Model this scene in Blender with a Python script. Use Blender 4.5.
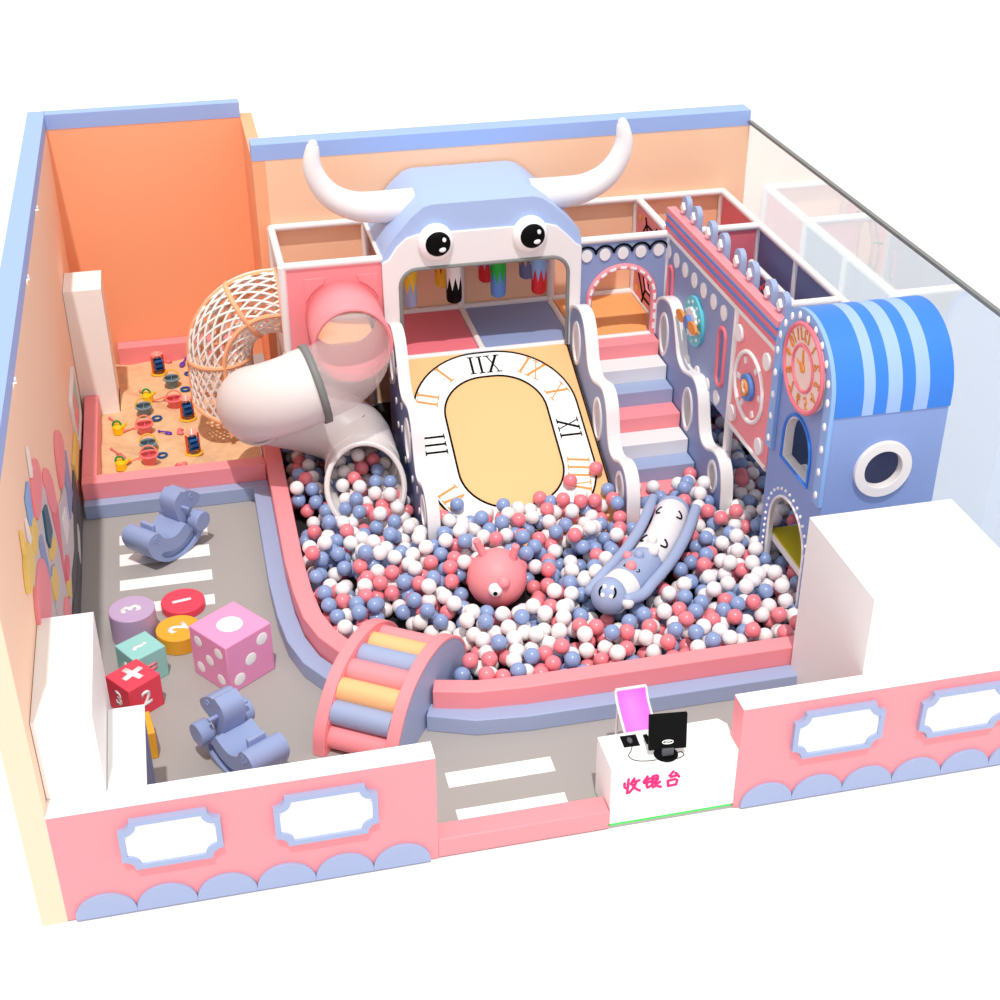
import bpy, math, random
import numpy as np
from mathutils import Vector, Matrix
from mathutils.geometry import tessellate_polygon

for _o in list(bpy.data.objects):
    bpy.data.objects.remove(_o)
S = bpy.context.scene
COL = S.collection
PI = math.pi

# ------------------------------------------------------------------ camera
cam_data = bpy.data.cameras.new('camera')
cam_data.sensor_width = 36.0
cam_data.lens = 51.644
cam_data.clip_end = 500
cam = bpy.data.objects.new('camera', cam_data)
COL.objects.link(cam)
cam.matrix_world = Matrix(((0.97416060, 0.11892723, -0.19200898, -1.590),
                           (-0.22584475, 0.50427777, -0.83348550, -9.453),
                           (-0.00229826, 0.85531295, 0.51810662, 9.633),
                           (0, 0, 0, 1)))
S.camera = cam

# ------------------------------------------------------------------ light
world = bpy.data.worlds.new('sky')
S.world = world
world.use_nodes = True
bg = world.node_tree.nodes['Background']
bg.inputs['Color'].default_value = (1.0, 0.975, 0.97, 1)
bg.inputs['Strength'].default_value = 0.80
sun_data = bpy.data.lights.new('sun', 'SUN')
sun_data.energy = 2.1
sun_data.color = (1.0, 0.97, 0.93)
sun_data.angle = math.radians(1.2)
sun = bpy.data.objects.new('sun', sun_data)
COL.objects.link(sun)
sun.location = (0, -4, 14)
sun.rotation_euler = Vector((-0.06, -0.37, 0.927)).to_track_quat('Z', 'Y').to_euler()
S.view_settings.view_transform = 'Standard'
S.view_settings.look = 'None'
S.view_settings.gamma = 1.0
S.view_settings.use_curve_mapping = False
S.view_settings.exposure = 0.17

# ------------------------------------------------------------------ materials
def lin(c):
    return tuple(((v / 255.0) / 12.92 if v / 255.0 <= 0.04045 else ((v / 255.0 + 0.055) / 1.055) ** 2.4) for v in c)

def mat(name, rgb, rough=0.45, spec=0.35, emit=0.0, noise=0.0, nscale=60.0, bump=0.0, alpha=None):
    m = bpy.data.materials.new(name)
    m.use_nodes = True
    nt = m.node_tree
    b = nt.nodes['Principled BSDF']
    c = (*lin(rgb), 1)
    b.inputs['Base Color'].default_value = c
    b.inputs['Roughness'].default_value = rough
    b.inputs['Specular IOR Level'].default_value = spec
    if emit:
        b.inputs['Emission Color'].default_value = c
        b.inputs['Emission Strength'].default_value = emit
    if noise or bump:
        tc = nt.nodes.new('ShaderNodeTexCoord')
        nz = nt.nodes.new('ShaderNodeTexNoise')
        nz.inputs['Scale'].default_value = nscale
        nz.inputs['Detail'].default_value = 4
        nt.links.new(tc.outputs['Object'], nz.inputs['Vector'])
        if noise:
            mx = nt.nodes.new('ShaderNodeMix')
            mx.data_type = 'RGBA'
            mx.inputs[6].default_value = (*[v * (1 - noise) for v in c[:3]], 1)
            mx.inputs[7].default_value = (*[min(1, v * (1 + noise)) for v in c[:3]], 1)
            nt.links.new(nz.outputs['Fac'], mx.inputs[0])
            nt.links.new(mx.outputs[2], b.inputs['Base Color'])
        if bump:
            bp = nt.nodes.new('ShaderNodeBump')
            bp.inputs['Strength'].default_value = bump
            bp.inputs['Distance'].default_value = 0.01
            nt.links.new(nz.outputs['Fac'], bp.inputs['Height'])
            nt.links.new(bp.outputs['Normal'], b.inputs['Normal'])
    return m

def see_through(name, rgb, clear, rough=0.15):
    m = bpy.data.materials.new(name)
    m.use_nodes = True
    nt = m.node_tree
    b = nt.nodes['Principled BSDF']
    b.inputs['Base Color'].default_value = (*lin(rgb), 1)
    b.inputs['Roughness'].default_value = rough
    tr = nt.nodes.new('ShaderNodeBsdfTransparent')
    mx = nt.nodes.new('ShaderNodeMixShader')
    mx.inputs[0].default_value = clear
    nt.links.new(b.outputs[0], mx.inputs[1])
    nt.links.new(tr.outputs[0], mx.inputs[2])
    nt.links.new(mx.outputs[0], nt.nodes['Material Output'].inputs[0])
    return m

def glass_pane(name):
    m = bpy.data.materials.new(name)
    m.use_nodes = True
    nt = m.node_tree
    nt.nodes.remove(nt.nodes['Principled BSDF'])
    tr = nt.nodes.new('ShaderNodeBsdfTransparent')
    tr.inputs['Color'].default_value = (0.93, 0.965, 0.975, 1)
    gl = nt.nodes.new('ShaderNodeBsdfGlossy')
    gl.inputs['Roughness'].default_value = 0.02
    gl.inputs['Color'].default_value = (1, 1, 1, 1)
    mx = nt.nodes.new('ShaderNodeMixShader')
    mx.inputs[0].default_value = 0.30
    nt.links.new(tr.outputs[0], mx.inputs[1])
    nt.links.new(gl.outputs[0], mx.inputs[2])
    nt.links.new(mx.outputs[0], nt.nodes['Material Output'].inputs[0])
    return m

PINK = mat('pink_vinyl', (247, 149, 156), 0.5)
ROSE = mat('rose_vinyl', (234, 120, 134), 0.5)
BLUE = mat('blue_vinyl', (158, 173, 207), 0.5)
SLATE = mat('slate_blue_panel', (142, 158, 200), 0.5)
NAVY = mat('deep_blue_pad', (112, 124, 168), 0.5)
SKYB = mat('light_blue_trim', (140, 180, 236), 0.45)
AZURE = mat('azure_stripe', (56, 128, 226), 0.45)
PALEB = mat('pale_blue_stripe', (158, 188, 240), 0.45)
WHITE = mat('white_paint', (240, 236, 236), 0.4)
SOFTW = mat('white_board', (248, 247, 245), 0.5)
BOARD = mat('white_panel', (250, 250, 250), 0.5, emit=0.0)
PEACHL = mat('pale_peach_wall', (252, 213, 186), 0.75, 0.15, noise=0.03, nscale=90)
PEACH = mat('peach_wall', (252, 206, 172), 0.75, 0.15, noise=0.03, nscale=90)
APRIC = mat('apricot_wall', (255, 178, 136), 0.75, 0.15, noise=0.02, nscale=60)
WALLTOP = mat('wall_cap_blue', (156, 182, 236), 0.6, noise=0.03, nscale=120)
ORANGE = mat('orange_vinyl', (250, 192, 134), 0.5, noise=0.02, nscale=70)
TANGER = mat('tangerine_vinyl', (248, 170, 106), 0.5)
FLOOR = mat('grey_carpet', (168, 163, 160), 0.85, 0.1, noise=0.10, nscale=160, bump=0.05)
GROUND = mat('white_ground', (242, 243, 245), 0.8, 0.1)
STRIPE = mat('white_marking', (248, 246, 244), 0.6)
HOODB = mat('hood_blue', (172, 194, 236), 0.5)
BLACK = mat('black_plastic', (6, 6, 7), 0.6, 0.1)
TOWB = mat('tower_blue', (136, 160, 216), 0.5)
DARK = mat('dark_mat', (34, 32, 34), 0.8)
GREY = mat('grey_trim', (128, 130, 128), 0.5)
DGREY = mat('charcoal_board', (88, 88, 94), 0.6)
SAND = mat('sand', (222, 184, 144), 0.95, 0.05, noise=0.22, nscale=7, bump=0.6)
BALLM = [mat('white_ball', (246, 240, 240), 0.25, 0.5), mat('blue_ball', (140, 162, 206), 0.22, 0.5),
         mat('pink_ball', (240, 132, 142), 0.25, 0.5)]
TUBEW = mat('white_tube', (236, 230, 228), 0.35)
CLEAR = see_through('clear_tube', (228, 214, 214), 0.66)
GLASS = glass_pane('window_glass')
NETW = mat('white_rope', (240, 234, 228), 0.7)
NETO = mat('orange_padding', (250, 184, 138), 0.5)
CYAN = mat('cyan_disc', (96, 200, 216), 0.4)
GREENB = mat('green_foam', (30, 170, 60), 0.5)
REDB = mat('red_foam', (216, 36, 44), 0.5)
BLUEB = mat('mid_blue_foam', (90, 136, 206), 0.5)
YELB = mat('yellow_foam', (238, 190, 44), 0.5)
MUSTARD = mat('mustard_pad', (206, 186, 16), 0.5)
DIEP = mat('candy_pink_foam', (240, 156, 200), 0.5)
PURP = mat('lilac_foam', (190, 166, 202), 0.5)
REDF = mat('crimson_foam', (240, 70, 92), 0.5)
AMBER = mat('amber_foam', (240, 172, 48), 0.5)
TEAL = mat('mint_foam', (150, 210, 204), 0.5)
DTEAL = mat('dark_teal', (38, 92, 108), 0.4)
ROCK = mat('rocker_blue', (146, 163, 204), 0.38)
MAGENTA = mat('magenta_seat', (252, 124, 250), 0.6)
HOTPINK = mat('hot_pink_letter', (240, 30, 120), 0.5)
GREENLED = mat('green_led', (40, 160, 60), 0.5, emit=2.0)
LEDW = mat('spot_lens', (255, 250, 235), 0.5, emit=12.0)
GBUCK = mat('grey_plastic', (120, 148, 160), 0.45)
PBUCK = mat('pink_plastic', (240, 122, 126), 0.45)
YBUCK = mat('yellow_plastic', (250, 206, 20), 0.4)
TOYBLU = mat('toy_blue', (12, 84, 150), 0.35)
TOYORG = mat('toy_orange', (246, 96, 30), 0.4)
TOYGRN = mat('toy_green', (24, 160, 60), 0.4)
TOYPUR = mat('toy_purple', (104, 60, 190), 0.4)
CORAL = mat('coral_plastic', (246, 140, 112), 0.45)
GOLD = mat('pale_gold', (236, 204, 112), 0.5)
STONE = mat('pale_grey_board', (208, 202, 204), 0.6)
CLOCKF = mat('cream_face', (246, 222, 214), 0.5)
ORNUM = mat('orange_numeral', (240, 152, 72), 0.5)
BEADW = mat('bulb_white', (252, 252, 252), 0.3)
REDROPE = mat('red_rope', (206, 50, 60), 0.6)

# ------------------------------------------------------------------ mesh helpers
class MB:
    def __init__(s):
        s.v, s.f, s.m = [], [], []
    def add(s, vs, fs, mi=0):
        o = len(s.v)
        s.v += [tuple(p) for p in vs]
        s.f += [tuple(i + o for i in f) for f in fs]
        s.m += [mi] * len(fs)
        return s
    def box(s, x0, x1, y0, y1, z0, z1, mi=0):
        vs = [(x0, y0, z0), (x1, y0, z0), (x1, y1, z0), (x0, y1, z0), (x0, y0, z1), (x1, y0, z1), (x1, y1, z1), (x0, y1, z1)]
        return s.add(vs, [(3, 2, 1, 0), (4, 5, 6, 7), (0, 1, 5, 4), (1, 2, 6, 5), (2, 3, 7, 6), (3, 0, 4, 7)], mi)
    def sweep(s, pts, r, n=12, closed=False, caps=True, mi=0, up=None):
        P = [Vector(p) for p in pts]
        N = len(P)
        T = []
        for i in range(N):
            a = P[(i - 1) % N] if (closed or i > 0) else P[i]
            b = P[(i + 1) % N] if (closed or i < N - 1) else P[i]
            T.append((b - a).normalized())
        u = Vector(up) if up else (Vector((0, 0, 1)) if abs(T[0].z) < 0.9 else Vector((1, 0, 0)))
        u = (u - T[0] * u.dot(T[0])).normalized()
        vs = []
        for i in range(N):
            u = (u - T[i] * u.dot(T[i]))
            u = u.normalized()
            w = T[i].cross(u)
            ri = r[i] if isinstance(r, (list, tuple)) else r
            for k in range(n):
                a = 2 * PI * k / n
                vs.append(P[i] + (u * math.cos(a) + w * math.sin(a)) * ri)
        fs = []
        for i in range(N if closed else N - 1):
            j = (i + 1) % N
            for k in range(n):
                l = (k + 1) % n
                fs.append((i * n + k, i * n + l, j * n + l, j * n + k))
        if caps and not closed:
            fs.append(tuple(range(n))[::-1])
            fs.append(tuple((N - 1) * n + k for k in range(n)))
        return s.add(vs, fs, mi)
    def cyl(s, a, b, r, n=20, mi=0, r2=None):
        return s.sweep([a, b], [r, r if r2 is None else r2], n, mi=mi)
    def prism(s, loops, fn, d0, d1, mi=0, mside=None):
        """loops: 2D polygons (outer first, then holes); fn(a,b,d) -> 3D."""
        flat = [p for L in loops for p in L]
        tris = tessellate_polygon([[Vector((p[0], p[1], 0)) for p in L] for L in loops])
        n = len(flat)
        vs = [fn(p[0], p[1], d0) for p in flat] + [fn(p[0], p[1], d1) for p in flat]
        fs = [tuple(t) for t in tris] + [tuple(i + n for i in t[::-1]) for t in tris]
        s.add(vs, fs, mi)
        o = 0
        side = []
        for L in loops:
            k = len(L)
            for i in range(k):
                j = (i + 1) % k
                side.append((o + i, o + j, o + j + n, o + i + n))
            o += k
        base = len(s.v) - 2 * n
        s.f += [tuple(i + base for i in f) for f in side]
        n0 = len(loops[0])
        s.m += [mi] * n0 + [mi if mside is None else mside] * (len(side) - n0)
        return s
    def sphere(s, c, r, n=16, m=10, sc=(1, 1, 1), mi=0):
        vs = [(c[0], c[1], c[2] + r * sc[2])]
        for i in range(1, m):
            t = PI * i / m
            for k in range(n):
                a = 2 * PI * k / n
                vs.append((c[0] + r * sc[0] * math.sin(t) * math.cos(a), c[1] + r * sc[1] * math.sin(t) * math.sin(a), c[2] + r * sc[2] * math.cos(t)))
        vs.append((c[0], c[1], c[2] - r * sc[2]))
        fs = []
        for k in range(n):
            fs.append((0, 1 + k, 1 + (k + 1) % n))
        for i in range(m - 2):
            for k in range(n):
                l = (k + 1) % n
                fs.append((1 + i * n + k, 1 + (i + 1) * n + k, 1 + (i + 1) * n + l, 1 + i * n + l))
        e = len(vs) - 1
        for k in range(n):
            fs.append((1 + (m - 2) * n + k, e, 1 + (m - 2) * n + (k + 1) % n))
        return s.add(vs, fs, mi)
    def lathe(s, prof, c=(0, 0, 0), n=24, mi=0):
        vs, fs = [], []
        for (r, z) in prof:
            for k in range(n):
                a = 2 * PI * k / n
                vs.append((c[0] + r * math.cos(a), c[1] + r * math.sin(a), c[2] + z))
        for i in range(len(prof) - 1):
            for k in range(n):
                l = (k + 1) % n
                fs.append((i * n + k, i * n + l, (i + 1) * n + l, (i + 1) * n + k))
        return s.add(vs, fs, mi)
    def torus(s, c, R, r, n=28, k=8, axis='z', mi=0):
        pts = []
        for i in range(n):
            a = 2 * PI * i / n
            p = (R * math.cos(a), R * math.sin(a), 0)
            if axis == 'x':
                p = (0, p[0], p[1])
            elif axis == 'y':
                p = (p[0], 0, p[1])
            pts.append((c[0] + p[0], c[1] + p[1], c[2] + p[2]))
        up = {'z': (0, 0, 1), 'x': (1, 0, 0), 'y': (0, 1, 0)}[axis]
        return s.sweep(pts, r, k, closed=True, mi=mi, up=up)
    def xform(s, M):
        s.v = [tuple(M @ Vector(p)) for p in s.v]
        return s
    def build(s, name, mats, parent=None, bevel=0.0, solid=0.0, local=False, sharp=35, seg=2):
        off = Vector((0, 0, 0))
        if parent is not None and not local:
            q = parent
            while q is not None:
                off += q.location
                q = q.parent
        me = bpy.data.meshes.new(name)
        me.from_pydata([(p[0] - off.x, p[1] - off.y, p[2] - off.z) for p in s.v], [], s.f)
        for m in (mats if isinstance(mats, (list, tuple)) else [mats]):
            me.materials.append(m)
        me.polygons.foreach_set('material_index', s.m)
        import bmesh
        bm = bmesh.new()
        bm.from_mesh(me)
        bmesh.ops.recalc_face_normals(bm, faces=bm.faces)
        bm.to_mesh(me)
        bm.free()
        me.polygons.foreach_set('use_smooth', [True] * len(me.polygons))
        me.set_sharp_from_angle(angle=math.radians(sharp))
        o = bpy.data.objects.new(name, me)
        COL.objects.link(o)
        if parent is not None:
            o.parent = parent
        if bevel:
            b = o.modifiers.new('bevel', 'BEVEL')
            b.width = bevel
            b.segments = seg
            b.limit_method = 'ANGLE'
            b.angle_limit = math.radians(40)
        if solid:
            d = o.modifiers.new('solid', 'SOLIDIFY')
            d.thickness = solid
            d.offset = 0
        return o

def thing(name, label, cat, loc=(0, 0, 0), rz=0.0, group=None):
    o = bpy.data.objects.new(name, None)
    o.empty_display_size = 0.1
    COL.objects.link(o)
    o.location = loc
    o.rotation_euler = (0, 0, rz)
    o['label'] = label
    o['category'] = cat
    if group:
        o['group'] = group
    return o

def tag(o, label, cat, group=None, kind=None):
    o['label'] = label
    o['category'] = cat
    if group:
        o['group'] = group
    if kind:
        o['kind'] = kind
    return o

def struct(o, label, cat):
    return tag(o, label, cat, kind='structure')

def copy_thing(root, loc, rz, label):
    r = root.copy()
    COL.objects.link(r)
    r.location = loc
    r.rotation_euler = (0, 0, rz)
    r['label'] = label
    for ch in list(root.children):
        c = ch.copy()
        COL.objects.link(c)
        c.parent = r
        for g in list(ch.children):
            d = g.copy()
            COL.objects.link(d)
            d.parent = c
    return r

def circ(cx, cy, r, n=32, ry=None, a0=0.0, a1=2 * PI, end=False):
    ry = r if ry is None else ry
    k = n if end else n
    return [(cx + r * math.cos(a0 + (a1 - a0) * i / (n - 1 if end else n)), cy + ry * math.sin(a0 + (a1 - a0) * i / (n - 1 if end else n))) for i in range(k)]

def rrect(x0, x1, y0, y1, r, n=10):
    P = []
    for (cx, cy, a) in ((x1 - r, y0 + r, -PI / 2), (x1 - r, y1 - r, 0), (x0 + r, y1 - r, PI / 2), (x0 + r, y0 + r, PI)):
        P += circ(cx, cy, r, n, a0=a, a1=a + PI / 2, end=True)
    return P

def arch(x0, x1, z0, zs, n=18):
    """opening with flat sill z0, spring line zs and half round top."""
    c = (x0 + x1) / 2
    r = (x1 - x0) / 2
    return [(x0, z0), (x1, z0)] + circ(c, zs, r, n, a0=0, a1=PI, end=True)

def smooth(pts, it=2, closed=False):
    for _ in range(it):
        q = []
        n = len(pts)
        rng = range(n if closed else n - 1)
        if not closed:
            q.append(pts[0])
        for i in rng:
            a, b = np.array(pts[i], float), np.array(pts[(i + 1) % n], float)
            q += [tuple(a * .75 + b * .25), tuple(a * .25 + b * .75)]
        if not closed:
            q.append(pts[-1])
        pts = q
    return pts

XZ = lambda a, b, d: (a, d, b)      # drawing (x,z), depth along y
YZ = lambda a, b, d: (d, a, b)      # drawing (y,z), depth along x
XY = lambda a, b, d: (a, b, d)      # plan drawing, depth along z

def glyph_mesh(txt, size, bold=0.035):
    cu = bpy.data.curves.new('txt', 'FONT')
    cu.body = txt
    cu.size = size
    cu.align_x = 'CENTER'
    cu.align_y = 'CENTER'
    cu.resolution_u = 3
    cu.offset = size * bold
    o = bpy.data.objects.new('txt', cu)
    COL.objects.link(o)
    dg = bpy.context.evaluated_depsgraph_get()
    me = bpy.data.meshes.new_from_object(o.evaluated_get(dg))
    vs = [tuple(v.co) for v in me.vertices]
    fs = [tuple(p.vertices) for p in me.polygons]
    bpy.data.objects.remove(o)
    bpy.data.meshes.remove(me)
    return vs, fs

# ------------------------------------------------------------------ the setting
g = MB().box(-60, 60, -40, 90, -0.12, -0.02).build('floor', GROUND)
struct(g, 'white ground all around the play room', 'ground')
fl = MB().box(-3.3, 6.28, 0.02, 11.2, -0.019, 0.0).build('floor', FLOOR)
struct(fl, 'grey floor of the play area', 'floor')
for (x0, x1, y0, y1) in ((0.275, 1.348, 0.885, 1.10), (0.275, 1.351, 0.42, 0.57), (-2.83, -1.755, 5.585, 5.84), (-2.83, -1.755, 5.055, 5.27),
                         (-2.83, -1.755, 4.54, 4.74), (-2.83, -1.755, 6.06, 6.28)):
    MB().box(x0, x1, y0, y1, 0.0, 0.004).build('floor_stripe', STRIPE, fl)
pm = MB().add([(-0.72, 4.2, 0.004), (-0.4, 3.0, 0.004), (0.3, 2.1, 0.004), (0.75, 1.9, 0.004), (4.15, 1.9, 0.004), (4.15, 2.4, 0.004), (6.27, 2.4, 0.004), (6.27, 9.1, 0.004), (-0.72, 9.1, 0.004)],
              [(0, 1, 2, 3, 4, 5, 6, 7, 8)]).build('pit_mat', DARK, fl)

wl = MB().box(-3.52, -3.3, 0.0, 11.4, -0.02, 3.71).build('wall_left', PEACHL)
struct(wl, 'tall peach wall on the left side', 'wall')
MB().box(-3.525, -3.295, -0.005, 11.4, 3.71, 3.92).build('cap', WALLTOP, wl)
wb = MB().box(-3.3, -0.62, 11.2, 11.4, -0.02, 3.71).box(-0.62, -0.45, 9.14, 11.4, -0.02, 3.71).build('wall_back_alcove', APRIC)
struct(wb, 'orange back wall behind the sandbox', 'wall')
MB().box(-3.3, -0.62, 11.195, 11.4, 3.71, 3.92).build('cap', WALLTOP, wb)
wc = MB().box(-0.45, 6.30, 9.14, 9.45, -0.02, 3.71).build('wall_back', PEACH)
struct(wc, 'peach back wall behind the climbing frame', 'wall')
MB().box(-0.62, 6.30, 9.135, 9.45, 3.71, 3.92).build('cap', WALLTOP, wc)
wr = MB().box(6.285, 6.30, 0.0, 9.13, 0.0, 3.74).build('wall_right', GLASS)
struct(wr, 'large glass wall on the right side reflecting the frame', 'glass wall')
MB().box(6.265, 6.32, 0.0, 9.13, 3.74, 3.78).build('top_rail', GREY, wr)

def plaque(x0, x1, z0, z1, parent):
    """white board with scooped corners inside a blue frame, on the front face of a low wall"""
    def outline(g):
        a0, a1, b0, b1 = x0 - g, x1 + g, z0 - g, z1 + g
        r = 0.105
        P = []
        for (cx, cz, s0) in ((a0, b0, PI / 2), (a1, b0, PI), (a1, b1, 1.5 * PI), (a0, b1, 0)):
            P += circ(cx, cz, r, 7, a0=s0, a1=s0 - PI / 2, end=True)
        return P
    MB().prism([outline(0.05), outline(0.0)], XZ, -0.055, 0.0).build('plaque_frame', BLUE, parent)
    MB().prism([outline(0.025)], XZ, -0.03, -0.001).build('plaque_board', BOARD, parent)

def low_wall(name, x0, x1, label, plq, sc):
    w = MB().box(x0, x1, 0.0, 0.225, 0.0, 1.193).build(name, PINK)
    struct(w, label, 'low wall')
    MB().box(x0, x1, -0.001, 0.226, 1.193, 1.2).build('cap', SOFTW, w)
    for p in plq:
        plaque(*p, w)
    for (a, b) in sc:
        c = (a + b) / 2
        r = (b - a) / 2
        P = [(c - r, 0.0), (c + r, 0.0)] + circ(c, 0.03, r, 20, ry=0.225, a0=0, a1=PI, end=True)
        MB().prism([P], XZ, -0.03, 0.0).build('scallop', BLUE, w, bevel=0.006)
    return w
low_wall('wall_front_left', -3.3, 0.0, 'low pink entrance wall with white cap on the left', [(-2.70, -1.94, 0.56, 1.01), (-1.39, -0.58, 0.545, 1.0)],
         [(-3.225 + i * 0.525, -3.225 + (i + 1) * 0.525) for i in range(6)])
low_wall('wall_front_right', 2.87, 6.28, 'low pink entrance wall with white cap on the right', [(3.43, 4.24, 0.58, 1.02), (4.72, 5.53, 0.58, 1.02)],
         [(2.93 + i * 0.52, 2.93 + (i + 1) * 0.52) for i in range(6)])
cu = MB().box(0.0, 1.63, 0.0, 0.22, 0.0, 0.215).build('threshold_curb', PINK, bevel=0.012)
tag(cu, 'low pink foam sill across the entrance left of the counter', 'curb')

def block(name, x0, x1, y0, y1, z0, z1, label, cat, m=SOFTW):
    o = MB().box(x0, x1, y0, y1, z0, z1).build(name, m, bevel=0.004)
    return tag(o, label, cat)
block('column', -3.295, -2.79, 9.46, 10.16, 0.0, 2.0, 'slim white square column standing in the sandbox', 'column')
block('column', -3.295, -2.805, 0.23, 1.72, 0.0, 2.03, 'tall white block against the peach wall behind the entrance wall', 'column')
block('column', 4.15, 5.70, 0.23, 1.70, 0.0, 2.06, 'big white block beside the clock tower behind the entrance wall', 'column')
cb = thing('cabinet', 'low white topped cabinet with blue side beside the tall white block', 'cabinet', (-2.64, 0.8, 0))
MB().box(-2.80, -2.50, 0.235, 1.36, 0.0, 1.13).build('body', SLATE, cb)
MB().box(-2.80, -2.47, 0.235, 1.37, 1.13, 1.17).build('top', SOFTW, cb)
for i in range(4):
    MB().box(-2.50, -2.48, 0.26 + i * 0.28, 0.5 + i * 0.28, 0.05, 1.10).build('door', NAVY, cb, bevel=0.004)

# small downlights on the inside of the wall cap
for (y, w) in ((3.17, 'nearest the entrance'), (5.71, 'above the wall mural'), (7.93, 'nearest the back corner')):
    t = thing('downlight', 'small wall spot on the blue wall cap ' + w, 'lamp', (-3.285, y, 3.74), group='spots on the left wall cap')
    MB().box(-3.295, -3.27, y - 0.035, y + 0.035, 3.71, 3.74).build('housing', WHITE, t, bevel=0.004)
    MB().box(-3.292, -3.273, y - 0.03, y + 0.03, 3.704, 3.71).build('lens', LEDW, t)

# ------------------------------------------------------------------ foam curbs and the sandbox
def strip(path, w, z0, z1):
    """vertical foam strip with rectangular section following a plan path; w = offset to the left of travel"""
    P = [np.array(p, float) for p in path]
    L, R = [], []
    for i, p in enumerate(P):
        t0 = P[i] - P[i - 1] if i > 0 else P[1] - P[0]
        t1 = P[i + 1] - P[i] if i < len(P) - 1 else P[i] - P[i - 1]
        t0, t1 = t0 / np.hypot(*t0), t1 / np.hypot(*t1)
        t = t0 + t1
        t /= np.hypot(*t)
        n = np.array([-t[1], t[0]])
        k = w / max(0.5, n.dot(np.array([-t0[1], t0[0]])))
        L.append(p)
        R.append(p + n * k)
    poly = [tuple(p) for p in L] + [tuple(p) for p in R[::-1]]
    vs, fs, n = [], [], len(P)
    for i in range(n):
        vs += [(*L[i], z0), (*R[i], z0), (*R[i], z1), (*L[i], z1)]
    for i in range(n - 1):
        for k in range(4):
            l = (k + 1) % 4
            fs.append((i * 4 + k, i * 4 + l, (i + 1) * 4 + l, (i + 1) * 4 + k))
    fs += [(0, 1, 2, 3), ((n - 1) * 4 + 3, (n - 1) * 4 + 2, (n - 1) * 4 + 1, (n - 1) * 4)]
    return MB().add(vs, fs)
left_blue = [(-1.12, 6.76), (-1.12, 4.55), (-1.09, 3.85), (-1.03, 3.35), (-0.90, 2.93), (-0.72, 2.64), (-0.53, 2.36)]
o = strip(left_blue, 0.205, 0.0, 0.2).build('foam_step', BLUE, bevel=0.01)
tag(o, 'blue foam step curving along the left edge of the ball pit', 'foam step')
o = strip([(-3.24, 6.76), (-0.92, 6.76)], 0.165, 0.0, 0.2).build('foam_step', BLUE, bevel=0.01)
tag(o, 'blue foam step in front of the sandbox', 'foam step')
left_pink = [(-0.915, 6.93), (-0.915, 4.6), (-0.885, 3.95), (-0.83, 3.45), (-0.71, 3.06), (-0.55, 2.78), (-0.40, 2.56)]
o = strip(left_pink, 0.215, 0.0, 0.42).build('pit_wall', PINK, bevel=0.012)
tag(o, 'pink foam wall curving along the left edge of the ball pit', 'foam wall')
o = MB().box(-0.915, -0.70, 6.935, 9.1, 0.0, 0.42).build('pit_wall', PINK, bevel=0.012)
tag(o, 'pink foam wall between the sandbox and the ball pit', 'foam wall')
front_pink = [(0.31, 1.868), (0.75, 1.755), (1.27, 1.72), (2.3, 1.72), (4.30, 1.725)]
o = strip(front_pink, 0.2, 0.0, 0.42).build('pit_wall', PINK, bevel=0.012)
tag(o, 'pink foam wall along the front of the ball pit', 'foam wall')
front_blue = [(0.22, 1.765), (0.70, 1.58), (1.25, 1.525), (2.1, 1.52), (4.16, 1.52)]
o = strip(front_blue, 0.2, 0.0, 0.2).build('foam_step', BLUE, bevel=0.01)
tag(o, 'blue foam step along the front of the ball pit', 'foam step')
o = MB().box(-3.24, -0.93, 6.93, 7.14, 0.0, 0.43).build('sandbox_border', PINK, bevel=0.012)
tag(o, 'pink foam border along the front of the sandbox', 'foam border')
o = MB().box(-3.24, -3.05, 7.145, 9.45, 0.0, 0.43).build('sandbox_border', PINK, bevel=0.012)
tag(o, 'pink foam border between sand and left wall', 'foam border')
o = MB().box(-2.78, -0.925, 10.97, 11.19, 0.0, 0.42).build('sandbox_border', PINK, bevel=0.012)
tag(o, 'pink foam border at the back of the sandbox', 'foam border')

rng = np.random.default_rng(5)
nx, ny = 70, 120
vs, fs = [], []
ph = rng.uniform(0, 6.28, 12)
kx = rng.uniform(2, 9, 12)
ky = rng.uniform(2, 8, 12)
def sand_h(x, y):
    return max(0.11, 0.15 + sum(0.008 * math.sin(kx[q] * x + ky[q] * y + ph[q]) for q in range(12)))
for j in range(ny + 1):
    for i in range(nx + 1):
        x = -3.05 + (2.11) * i / nx
        y = 7.14 + 3.83 * j / ny
        vs.append((x, y, sand_h(x, y)))
for j in range(ny):
    for i in range(nx):
        if vs[j * (nx + 1) + i][0] < -2.79 and 9.44 < vs[j * (nx + 1) + i][1] < 10.14:
            continue
        a = j * (nx + 1) + i
        fs.append((a, a + 1, a + nx + 2, a + nx + 1))
sd = MB().add(vs, fs).build('sand', SAND)
tag(sd, 'golden sand filling the sandbox', 'sand', kind='stuff')

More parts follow.
